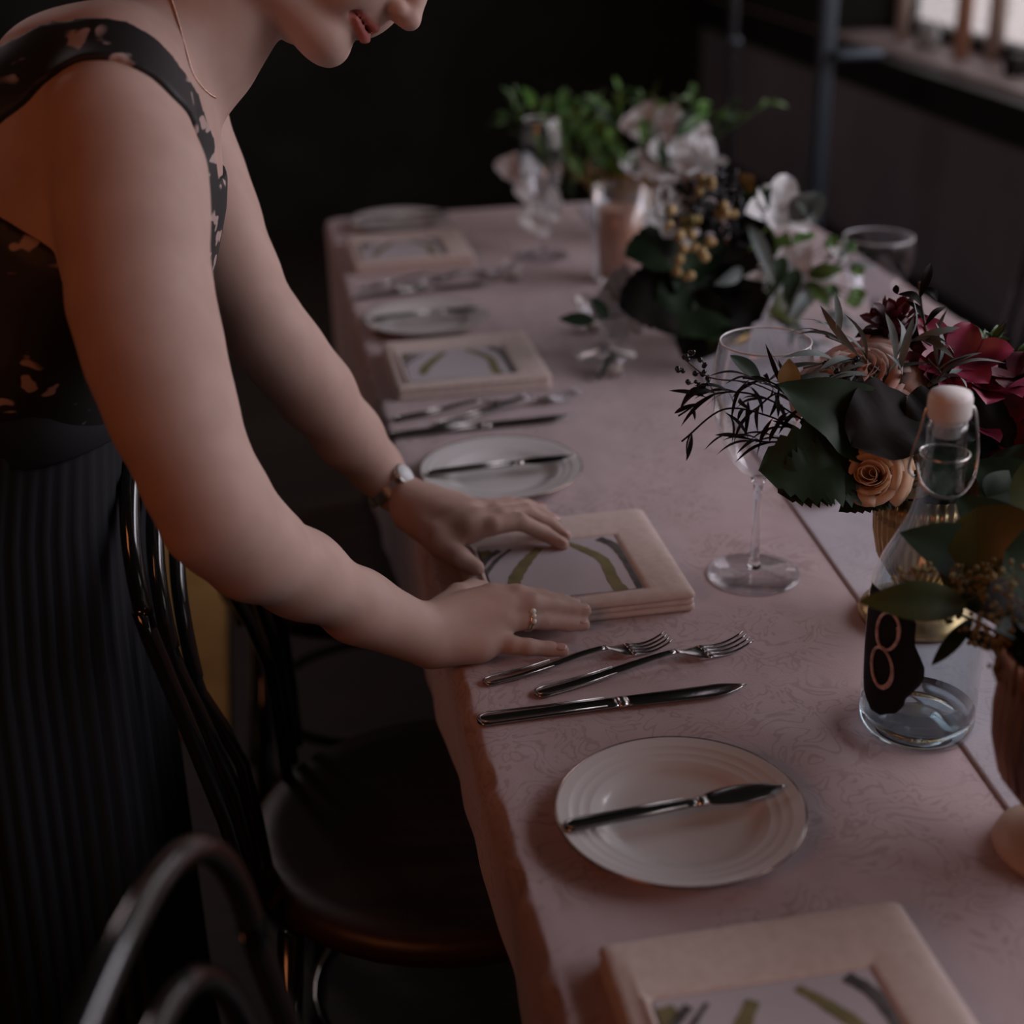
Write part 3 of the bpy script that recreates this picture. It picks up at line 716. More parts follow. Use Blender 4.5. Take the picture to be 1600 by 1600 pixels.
# ================================================================== BOUQUETS
def Dz(px, py, dep): return Dp(px, py, dep)
def up_(n=(0, 0, 1)): return n
toC = lambda p: tuple((CC-np.array(p))/np.linalg.norm(CC-np.array(p)))
def mixn(p, k=.5):
    c = np.array(toC(p)); return tuple(c*k+np.array((0, 0, 1))*(1-k)+rng.randn(3)*.15)
class Bouquet:
    def __init__(s, name, label, cat, loc):
        s.t = thing(name, label, cat, loc); s.o = np.array(loc, float)
    def add(s, name, bm, m, parent=None, label=None):
        for v in bm.verts: v.co.z = max(v.co.z, RZ+.002)
        bmesh.ops.translate(bm, vec=V(-s.o), verts=bm.verts)
        o = obj(name, bm, m, s.t if parent is None else parent, label=label); return o
    def leafpx(s, a, b, da, db, w, m, bend=.12, fold=.25, serr=0, shape='leaf', k=.5, name='leaf', wav=0, n=None):
        A, B = Dp(*a, da), Dp(*b, db)
        bm = bmesh.new(); leaf(bm, A, B, w, mixn(A, k) if n is None else n, bend, fold, serr*1.8, shape, 26 if serr else 14, 6, wav)
        return s.add(name, bm, m)
    def stem(s, pts, r, m, name='stem'):
        bm = bmesh.new(); tube(bm, spline(pts, 6), r, 6); return s.add(name, bm, m)
    def berries(s, c, n, spread, r, m, name='berry_cluster', sq=(1, 1, 1)):
        bm = bmesh.new(); c = np.array(c)
        for _ in range(n):
            d = rng.randn(3); d /= np.linalg.norm(d); q = c+d*spread*rng.rand()**.4*np.array(sq)
            ball(bm, q, r*(.8+.4*rng.rand()), 8, 6); tube(bm, [c, q], r*.16, 4)
        return s.add(name, bm, m)
def petal_bm(bm, c, axis, ang, R, H, w, curl, tilt, pointed=False):
    ax = V(axis).normalized(); e1 = ax.orthogonal().normalized(); e2 = ax.cross(e1)
    d = e1*math.cos(ang)+e2*math.sin(ang); s = ax.cross(d); c = V(map(float, c))
    rows = []; nu, nv = 7, 7
    for i in range(nu+1):
        q = i/nu; rad = R*(math.sin(q*math.pi/2)**.8)*(1+tilt*q)+curl*R*max(0, q-.75)*1.6
        h = H*q-curl*H*max(0, q-.8)*1.8
        wd = w*(math.sin(math.pi*(.15+.85*q)*.62)**.6 if not pointed else math.sin(math.pi*min(1, .12+.88*q))**.7)
        row = []
        for j in range(nv+1):
            u = (2*j/nv-1); a = u*wd/max(R, 1e-4)*1.0
            if pointed: p = c+ax*(h)+d*rad+s*(u*wd)+ax*(abs(u)*wd*.4)
            else: p = c+ax*(h*(1-.12*u*u))+(d*math.cos(a)+s*math.sin(a))*rad
            row.append(bm.verts.new(p))
        rows.append(row)
    for A, B in zip(rows, rows[1:]):
        for j in range(nv): bm.faces.new((A[j], A[j+1], B[j+1], B[j]))
def rose(B, c, axis, R, m, name='rose', label=None, open_=.3):
    bm = bmesh.new(); a = rng.rand()*6; k = 0
    for ring, (rr, hh, n, cu, ti) in enumerate([(.16, .95, 3, .0, -.1), (.30, .98, 4, .1, 0), (.46, .97, 5, .25, .05), (.64, .92, 5, .45, .1), (.82, .82, 6, .7, .15), (1.0, .66, 6, .9, .2)]):
        for i in range(n):
            petal_bm(bm, np.array(c)+rng.randn(3)*R*.03, np.array(axis)/np.linalg.norm(axis)+rng.randn(3)*.07, a+i*2*math.pi/n+ring*.6+rng.randn()*.15, R*rr*(1+.06*rng.randn()), R*1.15*hh*(1+.05*rng.randn()), R*rr*.95+R*.12, cu*(1+open_*.4), ti*open_*2)
    o = B.add(name, bm, m, label=label); s = o.modifiers.new('s', 'SOLIDIFY'); s.thickness = .0004
    return o
def spiky(B, c, axis, R, m, n=60, name='scabiosa_flower', ln=1.0, label=None):
    bm = bmesh.new(); ball(bm, c, R*.55, 14, 10)
    ax = np.array(axis)/np.linalg.norm(axis)
    for i in range(n):
        z = 1-2*(i+.5)/n; ph = i*2.39996; d = np.array((math.sqrt(1-z*z)*math.cos(ph), math.sqrt(1-z*z)*math.sin(ph), z))
        if d@ax < -.35: continue
        b = np.array(c)+d*R*.5; tp = np.array(c)+d*R*(.95+.2*rng.rand())*ln+rng.randn(3)*R*.08
        leaf(bm, b, tp, R*.34, tuple(rng.randn(3)), .1, .3, 0, 'round', 4, 2)
    return B.add(name, bm, m, label=label)
def bloom(B, c, axis, R, m, n=6, name='lily_flower', flat=.5, w=.42, label=None):
    bm = bmesh.new()
    for i in range(n):
        petal_bm(bm, c, axis, i*2*math.pi/n+.3*rng.rand(), R*(.75+.25*(i % 2)), R*(.35+.4*rng.rand())*(1-flat)+R*.2, R*w, .5, .2, True)
    return B.add(name, bm, m, label=label)
def willow(B, pts, m, n=14, L=.03, w=.005, name='willow_sprig', spread=1.0):
    P_ = spline(pts, 8); bm = bmesh.new(); tube(bm, P_, .0009, 5)
    for i in range(n):
        q = P_[int((i+1)/(n+1)*(len(P_)-1))]; tdir = P_[min(len(P_)-1, int((i+1)/(n+1)*(len(P_)-1))+1)]-q
        tdir /= (np.linalg.norm(tdir)+1e-9); d = tdir*.8+rng.randn(3)*.55*spread; d /= np.linalg.norm(d)
        leaf(bm, q, q+d*L*(.7+.6*rng.rand()), w, tuple(rng.randn(3)*.4+np.array((0, -.3, 1))), .15, .2, 0, 'long', 8, 2)
    return B.add(name, bm, m)
# ---- bouquet A: burgundy and peach, above the gold vase (depth ~1.33)
A = Bouquet('burgundy_bouquet', 'burgundy, magenta and peach rose bouquet with dark leaves behind the bottle', 'bouquet', (VA[0], VA[1], T+.10))
hub = np.array((VA[0], VA[1], T+.12))
def dA(x, y, off=0): return Dp(x, y, 1.31+off)
for a, b, da, db, w, m_, sh, se in [
    ((1385, 700), (1212, 600), 1.30, 1.27, .075, M_leafdark, 'tip', .0), ((1400, 720), (1185, 735), 1.30, 1.27, .070, M_leafdark, 'round', .25),
    ((1340, 720), (1215, 770), 1.28, 1.27, .05, M_leafdark, 'round', .3), ((1400, 690), (1250, 660), 1.32, 1.28, .085, M_leafblack, 'round', .15),
    ((1420, 740), (1310, 800), 1.28, 1.28, .04, M_leafdark, 'tip', .3), ((1400, 760), (1330, 790), 1.27, 1.28, .03, M_leafdark, 'leaf', .3),
    ((1430, 640), (1330, 700), 1.30, 1.26, .08, M_leafblack, 'round', 0), ((1500, 640), (1430, 690), 1.3, 1.28, .07, M_leafblack, 'round', 0),
    ((1520, 700), (1590, 640), 1.33, 1.33, .07, M_leafblack, 'round', 0), ((1540, 720), (1600, 760), 1.3, 1.3, .06, M_leafdark, 'leaf', 0),
    ((1560, 640), (1610, 560), 1.36, 1.38, .07, M_leafblack, 'leaf', 0), ((1400, 600), (1320, 560), 1.40, 1.40, .05, M_leafblack, 'leaf', 0),
    ((1460, 570), (1530, 520), 1.40, 1.42, .05, M_leafdark, 'leaf', 0), ((1505, 755), (1450, 700), 1.30, 1.29, .06, M_leafdark, 'round', 0),
    ((1460, 800), (1440, 730), 1.33, 1.30, .06, M_leafblack, 'round', 0), ((1400, 820), (1450, 760), 1.34, 1.33, .06, M_leafblack, 'leaf', 0)]:
    A.leafpx(a, b, da, db, w, m_, serr=se, shape=sh, k=.75, bend=.1, wav=.04)
A.leafpx((1232, 612), (1233, 560), 1.30, 1.30, .020, M_leafochre, name='ochre_leaf', k=.9, fold=.1)
rose(A, dA(1368, 748, -.03), np.array(toC(dA(1368, 748)))*.75+np.array((-.35, -.1, .35)), .023, M_rose, label='peach rose, lower left')
rose(A, dA(1416, 735, .01), np.array(toC(dA(1416, 735)))*.6+np.array((.1, -.1, .5)), .022, M_rose, label='smaller shaded peach rose')
rose(A, dA(1345, 612, .03), np.array(toC(dA(1345, 612)))*.4+np.array((-.2, 0, .8)), .036, M_pinkrose, label='open blush rose at the top')
rose(A, dA(1300, 618, .02), np.array(toC(dA(1300, 610)))*.4+np.array((-.5, 0, .6)), .024, M_pinkrose)
spiky(A, dA(1398, 515, .06), (0, -.3, 1), .030, M_burg, 90, label='dark burgundy scabiosa')
spiky(A, dA(1436, 545, .05), (0, -.3, 1), .026, M_burg, 60)
for (x, y, R_, m_) in [(1490, 570, .036, M_magenta), (1540, 610, .036, M_magenta), (1515, 660, .030, M_magenta), (1470, 620, .034, M_burg), (1575, 660, .034, M_burg), (1590, 590, .03, M_burg), (1330, 628, .028, M_magenta), (1440, 600, .03, M_burg)]:
    c = dA(x, y, .02); bloom(A, c, np.array(toC(c))*.6+rng.randn(3)*.3+np.array((0, 0, .4)), R_, m_, 6, 'orchid_flower')
# silver willow leaves arching over the top
for pts in [[(1400, 640), (1380, 585), (1330, 560), (1255, 575)], [(1410, 620), (1400, 560), (1430, 530), (1455, 540)], [(1400, 630), (1340, 590), (1300, 600), (1270, 640)], [(1380, 600), (1330, 545), (1290, 525)],
            [(1420, 620), (1470, 590), (1450, 560)]]:
    willow(A, [dA(x, y, .0) for x, y in pts], M_leafgrey, 9, .045, .007)
for pts in [[(1260, 680), (1200, 650), (1130, 640), (1065, 690)], [(1260, 660), (1190, 620), (1120, 615), (1060, 650)], [(1240, 690), (1190, 690), (1150, 680)], [(1270, 650), (1210, 600), (1160, 590)], [(1250, 640), (1215, 615), (1180, 640)]]:
    willow(A, [dA(x, y, .0) for x, y in pts], M_leafblack, 12, .036, .0042, 'feathery_sprig', 1.2)
A.leafpx((1120, 615), (1062, 640), 1.31, 1.31, .010, M_leafblack, shape='long', bend=.35)
A.leafpx((1190, 600), (1140, 555), 1.33, 1.33, .018, M_leafdark, shape='long', bend=.05)
for (x, y) in [(1070, 560), (1085, 550), (1066, 575), (1092, 583), (1100, 600), (1080, 600), (1090, 612), (1098, 565), (1108, 590)]:
    A.berries(dA(x, y), 3, .005, .0024, M_berrydark, 'berry_sprig')
A.stem([dA(1260, 640), dA(1180, 600), dA(1110, 590), dA(1068, 560)], .0007, M_stem)
A.stem([dA(1455, 640, .02), dA(1450, 540, .02), dA(1440, 480, .02), dA(1436, 440, .02)], .0013, M_stem)
for a, b, w in [((1440, 480), (1402, 460), .009), ((1438, 465), (1455, 410), .009), ((1445, 510), (1478, 480), .006), ((1440, 450), (1465, 470), .008), ((1402, 460), (1400, 445), .006), ((1443, 500), (1415, 470), .006)]:
    A.leafpx(a, b, 1.33, 1.33, w, M_leafblack, shape='long', bend=.3)
for i in range(26):
    x, y = 1290+rng.rand()*60, 560+rng.rand()*50
    A.berries(dA(x, y, .0), 1, .002, .0028, M_berrydark, 'dark_bud') if i < 12 else None
# fern at right
for pts in [[(1530, 640), (1545, 570), (1545, 520)], [(1540, 620), (1570, 580), (1590, 560)], [(1520, 600), (1500, 560), (1480, 535)], [(1540, 600), (1520, 560), (1560, 530)]]:
    willow(A, [dA(x, y, .05) for x, y in pts], M_leafmid, 26, .022, .0035, 'fern_frond', 1.0)
A.berries(dA(1235, 712), 14, .014, .0022, M_berrydark)
# ---- bouquet R: greenery in the copper goblet (depth ~1.05)
G = Bouquet('eucalyptus_bouquet', 'large glossy leaves and seeded eucalyptus in the copper vase, right edge', 'bouquet', (VR[0], VR[1], T+.16))
def dR(x, y, off=0): return Dp(x, y, 1.09+off)
for a, b, da, db, w, m_, sh in [
    ((1512, 945), (1340, 940), 1.06, 1.06, .030, M_leafolive, 'leaf'), ((1560, 900), (1405, 832), 1.10, 1.10, .046, M_leafdark, 'leaf'),
    ((1590, 960), (1530, 790), 1.08, 1.10, .085, M_leafolive, 'round'), ((1620, 900), (1490, 770), 1.12, 1.12, .05, M_leafdark, 'leaf'),
    ((1520, 965), (1455, 1040), 1.08, 1.07, .012, M_leafdark, 'long'), ((1560, 1010), (1498, 985), 1.08, 1.08, .012, M_leafblack, 'leaf'),
    ((1620, 800), (1520, 720), 1.16, 1.18, .05, M_leafdark, 'leaf'), ((1640, 900), (1570, 860), 1.06, 1.05, .08, M_leafdark, 'round'),
    ((1640, 1000), (1560, 950), 1.06, 1.05, .07, M_leafdark, 'round'), ((1600, 900), (1510, 900), 1.12, 1.12, .07, M_leafdark, 'round'),
    ((1620, 1040), (1545, 1000), 1.10, 1.09, .05, M_leafdark, 'leaf'), ((1650, 780), (1600, 720), 1.15, 1.15, .06, M_leafolive, 'round'),
    ((1600, 840), (1540, 900), 1.14, 1.12, .07, M_leafblack, 'round'), ((1680, 950), (1600, 880), 1.1, 1.08, .09, M_leafdark, 'round'),
    ((1560, 800), (1585, 735), 1.16, 1.17, .045, M_leafdark, 'leaf'), ((1700, 1000), (1760, 900), 1.1, 1.1, .07, M_leafdark, 'leaf'), ((1700, 950), (1720, 820), 1.15, 1.15, .07, M_leafolive, 'round')]:
    G.leafpx(a, b, da, db, w, m_, shape=sh, k=.7, bend=.08, fold=.18)
for a, b, da, db, w, m_, sh in [((1640, 1010), (1556, 985), 1.03, 1.00, .05, M_leafdark, 'leaf'), ((1650, 1060), (1580, 1050), 1.02, .99, .045, M_leafdark, 'leaf'), ((1640, 960), (1575, 1010), 1.03, 1.0, .05, M_leafblack, 'round'), ((1600, 930), (1535, 965), 1.05, 1.03, .04, M_leafblack, 'leaf')]:
    G.leafpx(a, b, da, db, w, m_, shape=sh, k=.7, bend=.08, fold=.18)
for (x, y, n_, sp) in [(1410, 900, 7, .008), (1430, 895, 8, .008), (1450, 890, 8, .009), (1505, 900, 18, .014), (1545, 905, 16, .015), (1490, 960, 10, .009), (1580, 1010, 26, .018), (1560, 1040, 26, .016), (1590, 1060, 26, .017), (1530, 930, 20, .02), (1570, 960, 24, .02), (1520, 985, 14, .012), (1585, 905, 16, .02), (1600, 1030, 20, .02), (1555, 985, 18, .016)]:
    G.berries(dR(x, y, -.02 if x < 1550 else -.075), n_, sp, .0019, M_berry, 'seed_cluster')
for a, b in [((1600, 1000), (1410, 905)), ((1600, 1020), (1500, 960)), ((1610, 980), (1505, 900))]:
    G.stem([dR(*a), dR((a[0]+b[0])/2, (a[1]+b[1])/2-6), dR(*b)], .0010, M_stem)
for i in range(22):
    a = i*2.4; hub_ = np.array((VR[0], VR[1], T+.150)); l = .05+.03*rng.rand(); el = .15+.9*rng.rand()
    d = np.array((math.cos(a)*math.cos(el), math.sin(a)*math.cos(el), math.sin(el)))
    if d[0] < -.1: l *= .55
    bm = bmesh.new(); leaf(bm, hub_+d*.012, hub_+d*(l+.02), .042+.015*rng.rand(), (0, 0, 1), .12, .2, 0, 'round'); G.add('leaf', bm, [M_leafdark, M_leafolive, M_leafdark][i % 3])
G.stem([np.array((VR[0], VR[1], T+.12)), dR(1620, 990), dR(1580, 930)], .002, M_stem)
# ---- bouquet B: dark leaves and berries (depth ~2.05)
B_ = Bouquet('berry_bouquet', 'dark-leaved bouquet with golden berries in the middle of the table', 'bouquet', (VB[0], VB[1], T+.09))
def dB(x, y, off=0): return Dp(x, y, 2.03+off)
for a, b, w, m_, sh, se in [((1090, 420), (975, 400), .09, M_leafdark, 'round', .15), ((1090, 470), (965, 480), .10, M_leafblack, 'round', .15), ((1130, 450), (1035, 520), .11, M_leafdark, 'round', .15),
    ((1110, 440), (1190, 500), .12, M_leafblack, 'round', 0), ((1130, 400), (1210, 420), .11, M_leafblack, 'round', 0), ((1100, 440), (1060, 380), .10, M_leafdark, 'round', 0), ((1130, 480), (1110, 545), .05, M_leafolive, 'leaf', 0),
    ((1150, 480), (1090, 530), .09, M_leafdark, 'round', 0), ((1150, 350), (1195, 290), .04, M_leafmid, 'leaf', 0), ((1180, 340), (1140, 350), .05, M_leafdark, 'leaf', 0), ((1150, 400), (1205, 290), .045, M_leafdark, 'leaf', 0),
    ((1190, 420), (1200, 350), .05, M_leafbright, 'leaf', 0), ((1210, 410), (1230, 360), .045, M_leafbright, 'leaf', 0), ((1060, 500), (1150, 520), .1, M_leafblack, 'round', 0), ((1120, 330), (1060, 350), .06, M_leafdark, 'leaf', 0)]:
    B_.leafpx(a, b, 2.05, 2.0, w, m_, serr=se, shape=sh, k=.7, wav=.03)
for a, b, w in [((930, 500), (872, 498), .020), ((950, 500), (925, 463), .018)]: B_.leafpx(a, b, 1.98, 1.98, w, M_leafdark, k=.8, bend=.02, fold=.1)
B_.stem([dB(1040, 480), dB(980, 490), dB(930, 500)], .0012, M_stem)
for (x, y) in [(1045, 352), (1062, 370), (1083, 368), (1070, 390), (1085, 388), (1060, 408), (1110, 378), (1098, 392), (1050, 330), (1100, 400), (1060, 425), (1075, 432)]:
    B_.berries(dB(x, y, -.08), 2, .004, .0062, M_berrygold, 'golden_berry')
for (x, y) in [(1100, 300), (1120, 320), (1090, 330), (1130, 350), (1140, 300), (1110, 345), (1080, 300), (1130, 280), (1145, 330), (1150, 365)]:
    B_.berries(dB(x, y, -.03), 9, .020, .0055, M_berrydark, 'black_berry_cluster')
for (x, y, m_) in [(1100, 290, M_berrygold), (1135, 325, M_berrygold), (1075, 345, M_berry)]: B_.berries(dB(x, y, -.05), 7, .016, .006, m_, 'seed_cluster')
for (x, y, R_) in [(1215, 330, .038), (1055, 345, .03), (1070, 310, .03), (1235, 420, .032), (1240, 450, .03), (1075, 300, .028)]:
    c = dB(x, y, -.02); bloom(B_, c, np.array(toC(c))+rng.randn(3)*.3, R_, M_white, 6, 'white_flower', .6, .5)
for a, b, w, m_ in [((1160, 420), (1115, 445), .02, M_leafgrey), ((1170, 350), (1210, 450), .02, M_leafgrey), ((1225, 400), (1200, 470), .025, M_leafdark), ((1245, 420), (1230, 480), .025, M_leafdark),
    ((1262, 430), (1320, 420), .022, M_leafmid), ((1250, 480), (1200, 490), .05, M_leafolive), ((1200, 480), (1260, 525), .02, M_leafgrey), ((1260, 440), (1300, 480), .018, M_leafmid), ((1270, 450), (1225, 520), .02, M_leafgrey),
    ((1260, 300), (1275, 350), .04, M_leafgrey), ((1235, 345), (1280, 300), .035, M_leafgrey), ((1160, 290), (1180, 275), .03, M_leafochre)]:
    B_.leafpx(a, b, 2.0, 1.98, w, m_, shape='leaf', k=.8)
for (x, y) in [(1300, 380), (1325, 385), (1340, 420), (1260, 370), (1340, 460), (1275, 440), (1250, 375), (1300, 455), (1335, 470)]:
    B_.stem([dB(1230, 430, .05), dB((x+1230)/2, (y+420)/2, .02), dB(x, y)], .0008, M_stem)
    for k in range(6):
        a = rng.rand()*6.28; B_.leafpx((x, y), (x+14*math.cos(a), y+12*math.sin(a)), 2.03, 2.03, .014, M_leafbright if k % 2 else M_leafmid, shape='round', k=.8, name='small_leaf')
for pts in [[(1240, 440), (1290, 480), (1330, 510)], [(1230, 460), (1250, 520), (1280, 540)], [(1220, 400), (1280, 420), (1330, 410)]]:
    willow(B_, [dB(x, y, .0) for x, y in pts], M_leafgrey, 10, .04, .008, 'silver_sprig')
for i in range(26):
    x, y = [(1045+rng.rand()*60, 285+rng.rand()*60), (1190+rng.rand()*140, 400+rng.rand()*90)][i % 2]
    a = rng.rand()*6.28; l = 22+rng.rand()*26
    B_.leafpx((x, y), (x+l*math.cos(a), y+l*math.sin(a)*.8), 1.99+rng.rand()*.06, 1.99+rng.rand()*.06, .016, M_white if i % 3 else M_leafgrey, shape='leaf', k=.8, name='pale_petal')
# ---- small white sprig in the compote
S_ = Bouquet('white_sprig', 'small white blossom sprig with a thin leaf in the low glass dish', 'sprig', (.352, .99, T+.055))
for (x, y, R_) in [(965, 455, .022), (945, 480, .02), (985, 500, .018), (960, 510, .02), (975, 440, .018), (1000, 470, .016)]:
    c = Dp(x, y, 2.05); bloom(S_, c, np.array(toC(c))+rng.randn(3)*.3, R_, M_white, 5, 'white_flower', .6, .5)
S_.leafpx((962, 545), (930, 600), 2.02, 1.98, .007, M_leafdark, shape='long')
# ---- bouquet C: far fern and white blossoms (depth ~2.65)
C_ = Bouquet('fern_bouquet', 'blurred green fern and white blossom bouquet at the far end', 'bouquet', (VC[0], VC[1], T+.09))
def dC(x, y, off=0): return Dp(x, y, 2.62+off)
for i in range(80):
    x, y = 840+rng.rand()*240, 185+rng.rand()*95
    m_ = [M_leafmid, M_leafbright, M_leafmid, M_leafdark, M_leafolive][rng.randint(5)]
    a = -math.pi/2+rng.randn()*.8; l = 30+rng.rand()*40
    C_.leafpx((x, y), (x+l*math.cos(a), y+l*math.sin(a)), 2.62+rng.randn()*.05, 2.62+rng.randn()*.05, .02, m_, shape='leaf', k=.7)
for (x0, y0, x1, y1) in [(965, 230, 970, 135), (940, 240, 935, 150), (895, 220, 890, 155), (860, 200, 780, 185), (820, 200, 800, 155), (1080, 210, 1082, 148), (1060, 260, 1210, 155), (1090, 230, 1150, 165), (1010, 200, 1000, 150), (830, 220, 850, 170)]:
    willow(C_, [dC(x0, y0), dC((x0+x1)/2-4, (y0+y1)/2), dC(x1, y1)], M_leafbright if (x0 % 2) else M_leafmid, 16, .03, .009, 'fern_frond', .8)
for i in range(34):
    x = 850+rng.rand()*240; y = 245+rng.rand()*45
    C_.berries(dC(x, y), 6, .018, .006, [M_berry, M_leafolive, M_berrygold][rng.randint(3)] if i % 3 else M_leafdark, 'seed_cluster')
for (x, y, R_) in [(1005, 195, .03), (1030, 215, .032), (1050, 235, .034), (1060, 265, .03), (1080, 270, .034), (990, 255, .02), (1020, 258, .02), (1090, 215, .02), (1102, 235, .018), (1070, 290, .03), (1055, 310, .03), (838, 300, .028), (856, 325, .026), (800, 262, .022), (825, 262, .02), (1085, 255, .028), (1110, 265, .024), (840, 340, .026), (1040, 190, .025)]:
    c = dC(x, y, -.03); bloom(C_, c, np.array(toC(c))+rng.randn(3)*.3, R_, M_white, 6, 'white_flower', .6, .6)
#MORE2#
# ================================================================== PERSON
class Grid:
    def __init__(s, lo, hi, h):
        s.lo = np.array(lo, float); s.h = h; s.n = np.ceil((np.array(hi)-s.lo)/h).astype(int)+1
        s.ax = [s.lo[i]+h*np.arange(s.n[i]) for i in range(3)]
    def new(s): return np.full(s.n, .06, np.float32)
    def block(s, lo, hi):
        a = np.maximum(0, np.floor((lo-s.lo)/s.h).astype(int)); b = np.minimum(s.n, np.ceil((hi-s.lo)/s.h).astype(int)+1)
        return tuple(slice(x, y) for x, y in zip(a, b))
    def xyz(s, sl):
        return (s.ax[0][sl[0]].astype(np.float32)[:, None, None], s.ax[1][sl[1]].astype(np.float32)[None, :, None], s.ax[2][sl[2]].astype(np.float32)[None, None, :])
def smin(a, b, k):
    h = np.clip(.5+.5*(b-a)/k, 0, 1); return b*(1-h)+a*h-k*h*(1-h)
def add_cone(G, g, a, b, ra, rb, k=.01, A=None, asq=1.0):
    a = np.array(a, float); b = np.array(b, float); mg = max(ra, rb)/min(asq, 1)+.03+k
    sl = G.block(np.minimum(a, b)-mg, np.maximum(a, b)+mg)
    if any(q.stop <= q.start for q in sl): return
    X, Y, Z = G.xyz(sl)
    ab = b-a
    if A is not None:   # squeeze space along A
        A = np.array(A, float); abA = ab@A
        px, py, pz = X-a[0], Y-a[1], Z-a[2]
        dA_ = px*A[0]+py*A[1]+pz*A[2]; f = (asq-1)
        px = px+dA_*A[0]*f; py = py+dA_*A[1]*f; pz = pz+dA_*A[2]*f
        ab = ab+abA*A*f
    else: px, py, pz = X-a[0], Y-a[1], Z-a[2]
    l2 = max(ab@ab, 1e-12)
    t = np.clip((px*ab[0]+py*ab[1]+pz*ab[2])/l2, 0, 1)
    d = np.sqrt((px-t*ab[0])**2+(py-t*ab[1])**2+(pz-t*ab[2])**2)-(ra+(rb-ra)*t)
    g[sl] = smin(g[sl], d.astype(np.float32), k)
def add_ell(G, g, c, axes, rad, k=.01, sub=False):
    c = np.array(c, float); R = max(rad)+.03+k
    sl = G.block(c-R, c+R); X, Y, Z = G.xyz(sl)
    p = [X-c[0], Y-c[1], Z-c[2]]
    q = [(p[0]*a[0]+p[1]*a[1]+p[2]*a[2]) for a in axes]
    k0 = np.sqrt(sum((q[i]/rad[i])**2 for i in range(3))); k1 = np.sqrt(sum((q[i]/rad[i]**2)**2 for i in range(3)))
    d = (k0*(k0-1)/(k1+1e-9)).astype(np.float32)
    if sub: g[sl] = -smin(-g[sl], d, k)
    else: g[sl] = smin(g[sl], d, k)
def chain(G, g, pts, rad, k=.01, **kw):
    for i in range(len(pts)-1): add_cone(G, g, pts[i], pts[i+1], rad[i], rad[i+1], k, **kw)
def nets(G, g):
    g = g.copy(); g[0] = g[-1] = .01; g[:, 0] = g[:, -1] = .01; g[:, :, 0] = g[:, :, -1] = .01
    s = g < 0; nx, ny, nz = s.shape
    cnt = np.zeros((nx-1, ny-1, nz-1), np.uint8)
    for i in (0, 1):
        for j in (0, 1):
            for k in (0, 1): cnt += s[i:nx-1+i, j:ny-1+j, k:nz-1+k]
    I, J, K = np.nonzero((cnt > 0) & (cnt < 8)); n = len(I)
    idx = np.full(cnt.shape, -1, np.int32); idx[I, J, K] = np.arange(n)
    acc = np.zeros((n, 3)); c = np.zeros(n)
    cor = [(i, j, k) for i in (0, 1) for j in (0, 1) for k in (0, 1)]
    for a in cor:
        for ax in range(3):
            if a[ax]: continue
            b = list(a); b[ax] = 1
            ga = g[I+a[0], J+a[1], K+a[2]]; gb = g[I+b[0], J+b[1], K+b[2]]
            m = (ga < 0) != (gb < 0); t = np.where(m, ga/(ga-gb+1e-12), 0)
            p = np.array(a, float)[None, :].repeat(n, 0); p[:, ax] = t
            acc[m] += p[m]; c += m
    vs = (np.stack([I, J, K], 1)+acc/c[:, None])*G.h+G.lo
    F = []
    for ax in range(3):
        sl0 = [slice(1, -1)]*3; sl0[ax] = slice(0, -1); sl1 = [slice(1, -1)]*3; sl1[ax] = slice(1, None)
        A_, B2 = s[tuple(sl0)], s[tuple(sl1)]
        E = np.nonzero(A_ != B2); e = [q.copy() for q in E]; fl = A_[E]
        off = [1, 1, 1]; off[ax] = 0
        e = [e[q]+off[q] for q in range(3)]
        o1, o2 = [(1, 2), (2, 0), (0, 1)][ax]
        def at(d1, d2):
            q = [e[0].copy(), e[1].copy(), e[2].copy()]; q[o1] -= d1; q[o2] -= d2; return idx[q[0], q[1], q[2]]
        f = np.stack([at(1, 1), at(0, 1), at(0, 0), at(1, 0)], 1)
        f[~fl] = f[~fl][:, ::-1]; F.append(f)
    F = np.concatenate(F); F = F[(F >= 0).all(1)]
    return vs, F
def smooth_mesh(vs, F, it=2, lam=.5):
    for _ in range(it):
        s = np.zeros_like(vs); c = np.zeros(len(vs))
        for a in range(4):
            for b in (1, 3):
                np.add.at(s, F[:, a], vs[F[:, (a+b) % 4]]); np.add.at(c, F[:, a], 1)
        vs = vs*(1-lam)+lam*s/np.maximum(c, 1)[:, None]
    return vs
def mesh_np(name, vs, F, m, parent, org):
    me = bpy.data.meshes.new(name); vs = vs-np.array(org)
    me.vertices.add(len(vs)); me.vertices.foreach_set('co', vs.astype(np.float32).ravel())
    me.loops.add(F.size); me.loops.foreach_set('vertex_index', F.astype(np.int32).ravel())
    me.polygons.add(len(F)); me.polygons.foreach_set('loop_start', np.arange(0, F.size, 4, dtype=np.int32))
    me.update(calc_edges=True); me.validate()
    me.polygons.foreach_set('use_smooth', [True]*len(me.polygons)); me.materials.append(m)
    o = link(bpy.data.objects.new(name, me)); o.parent = parent; return o

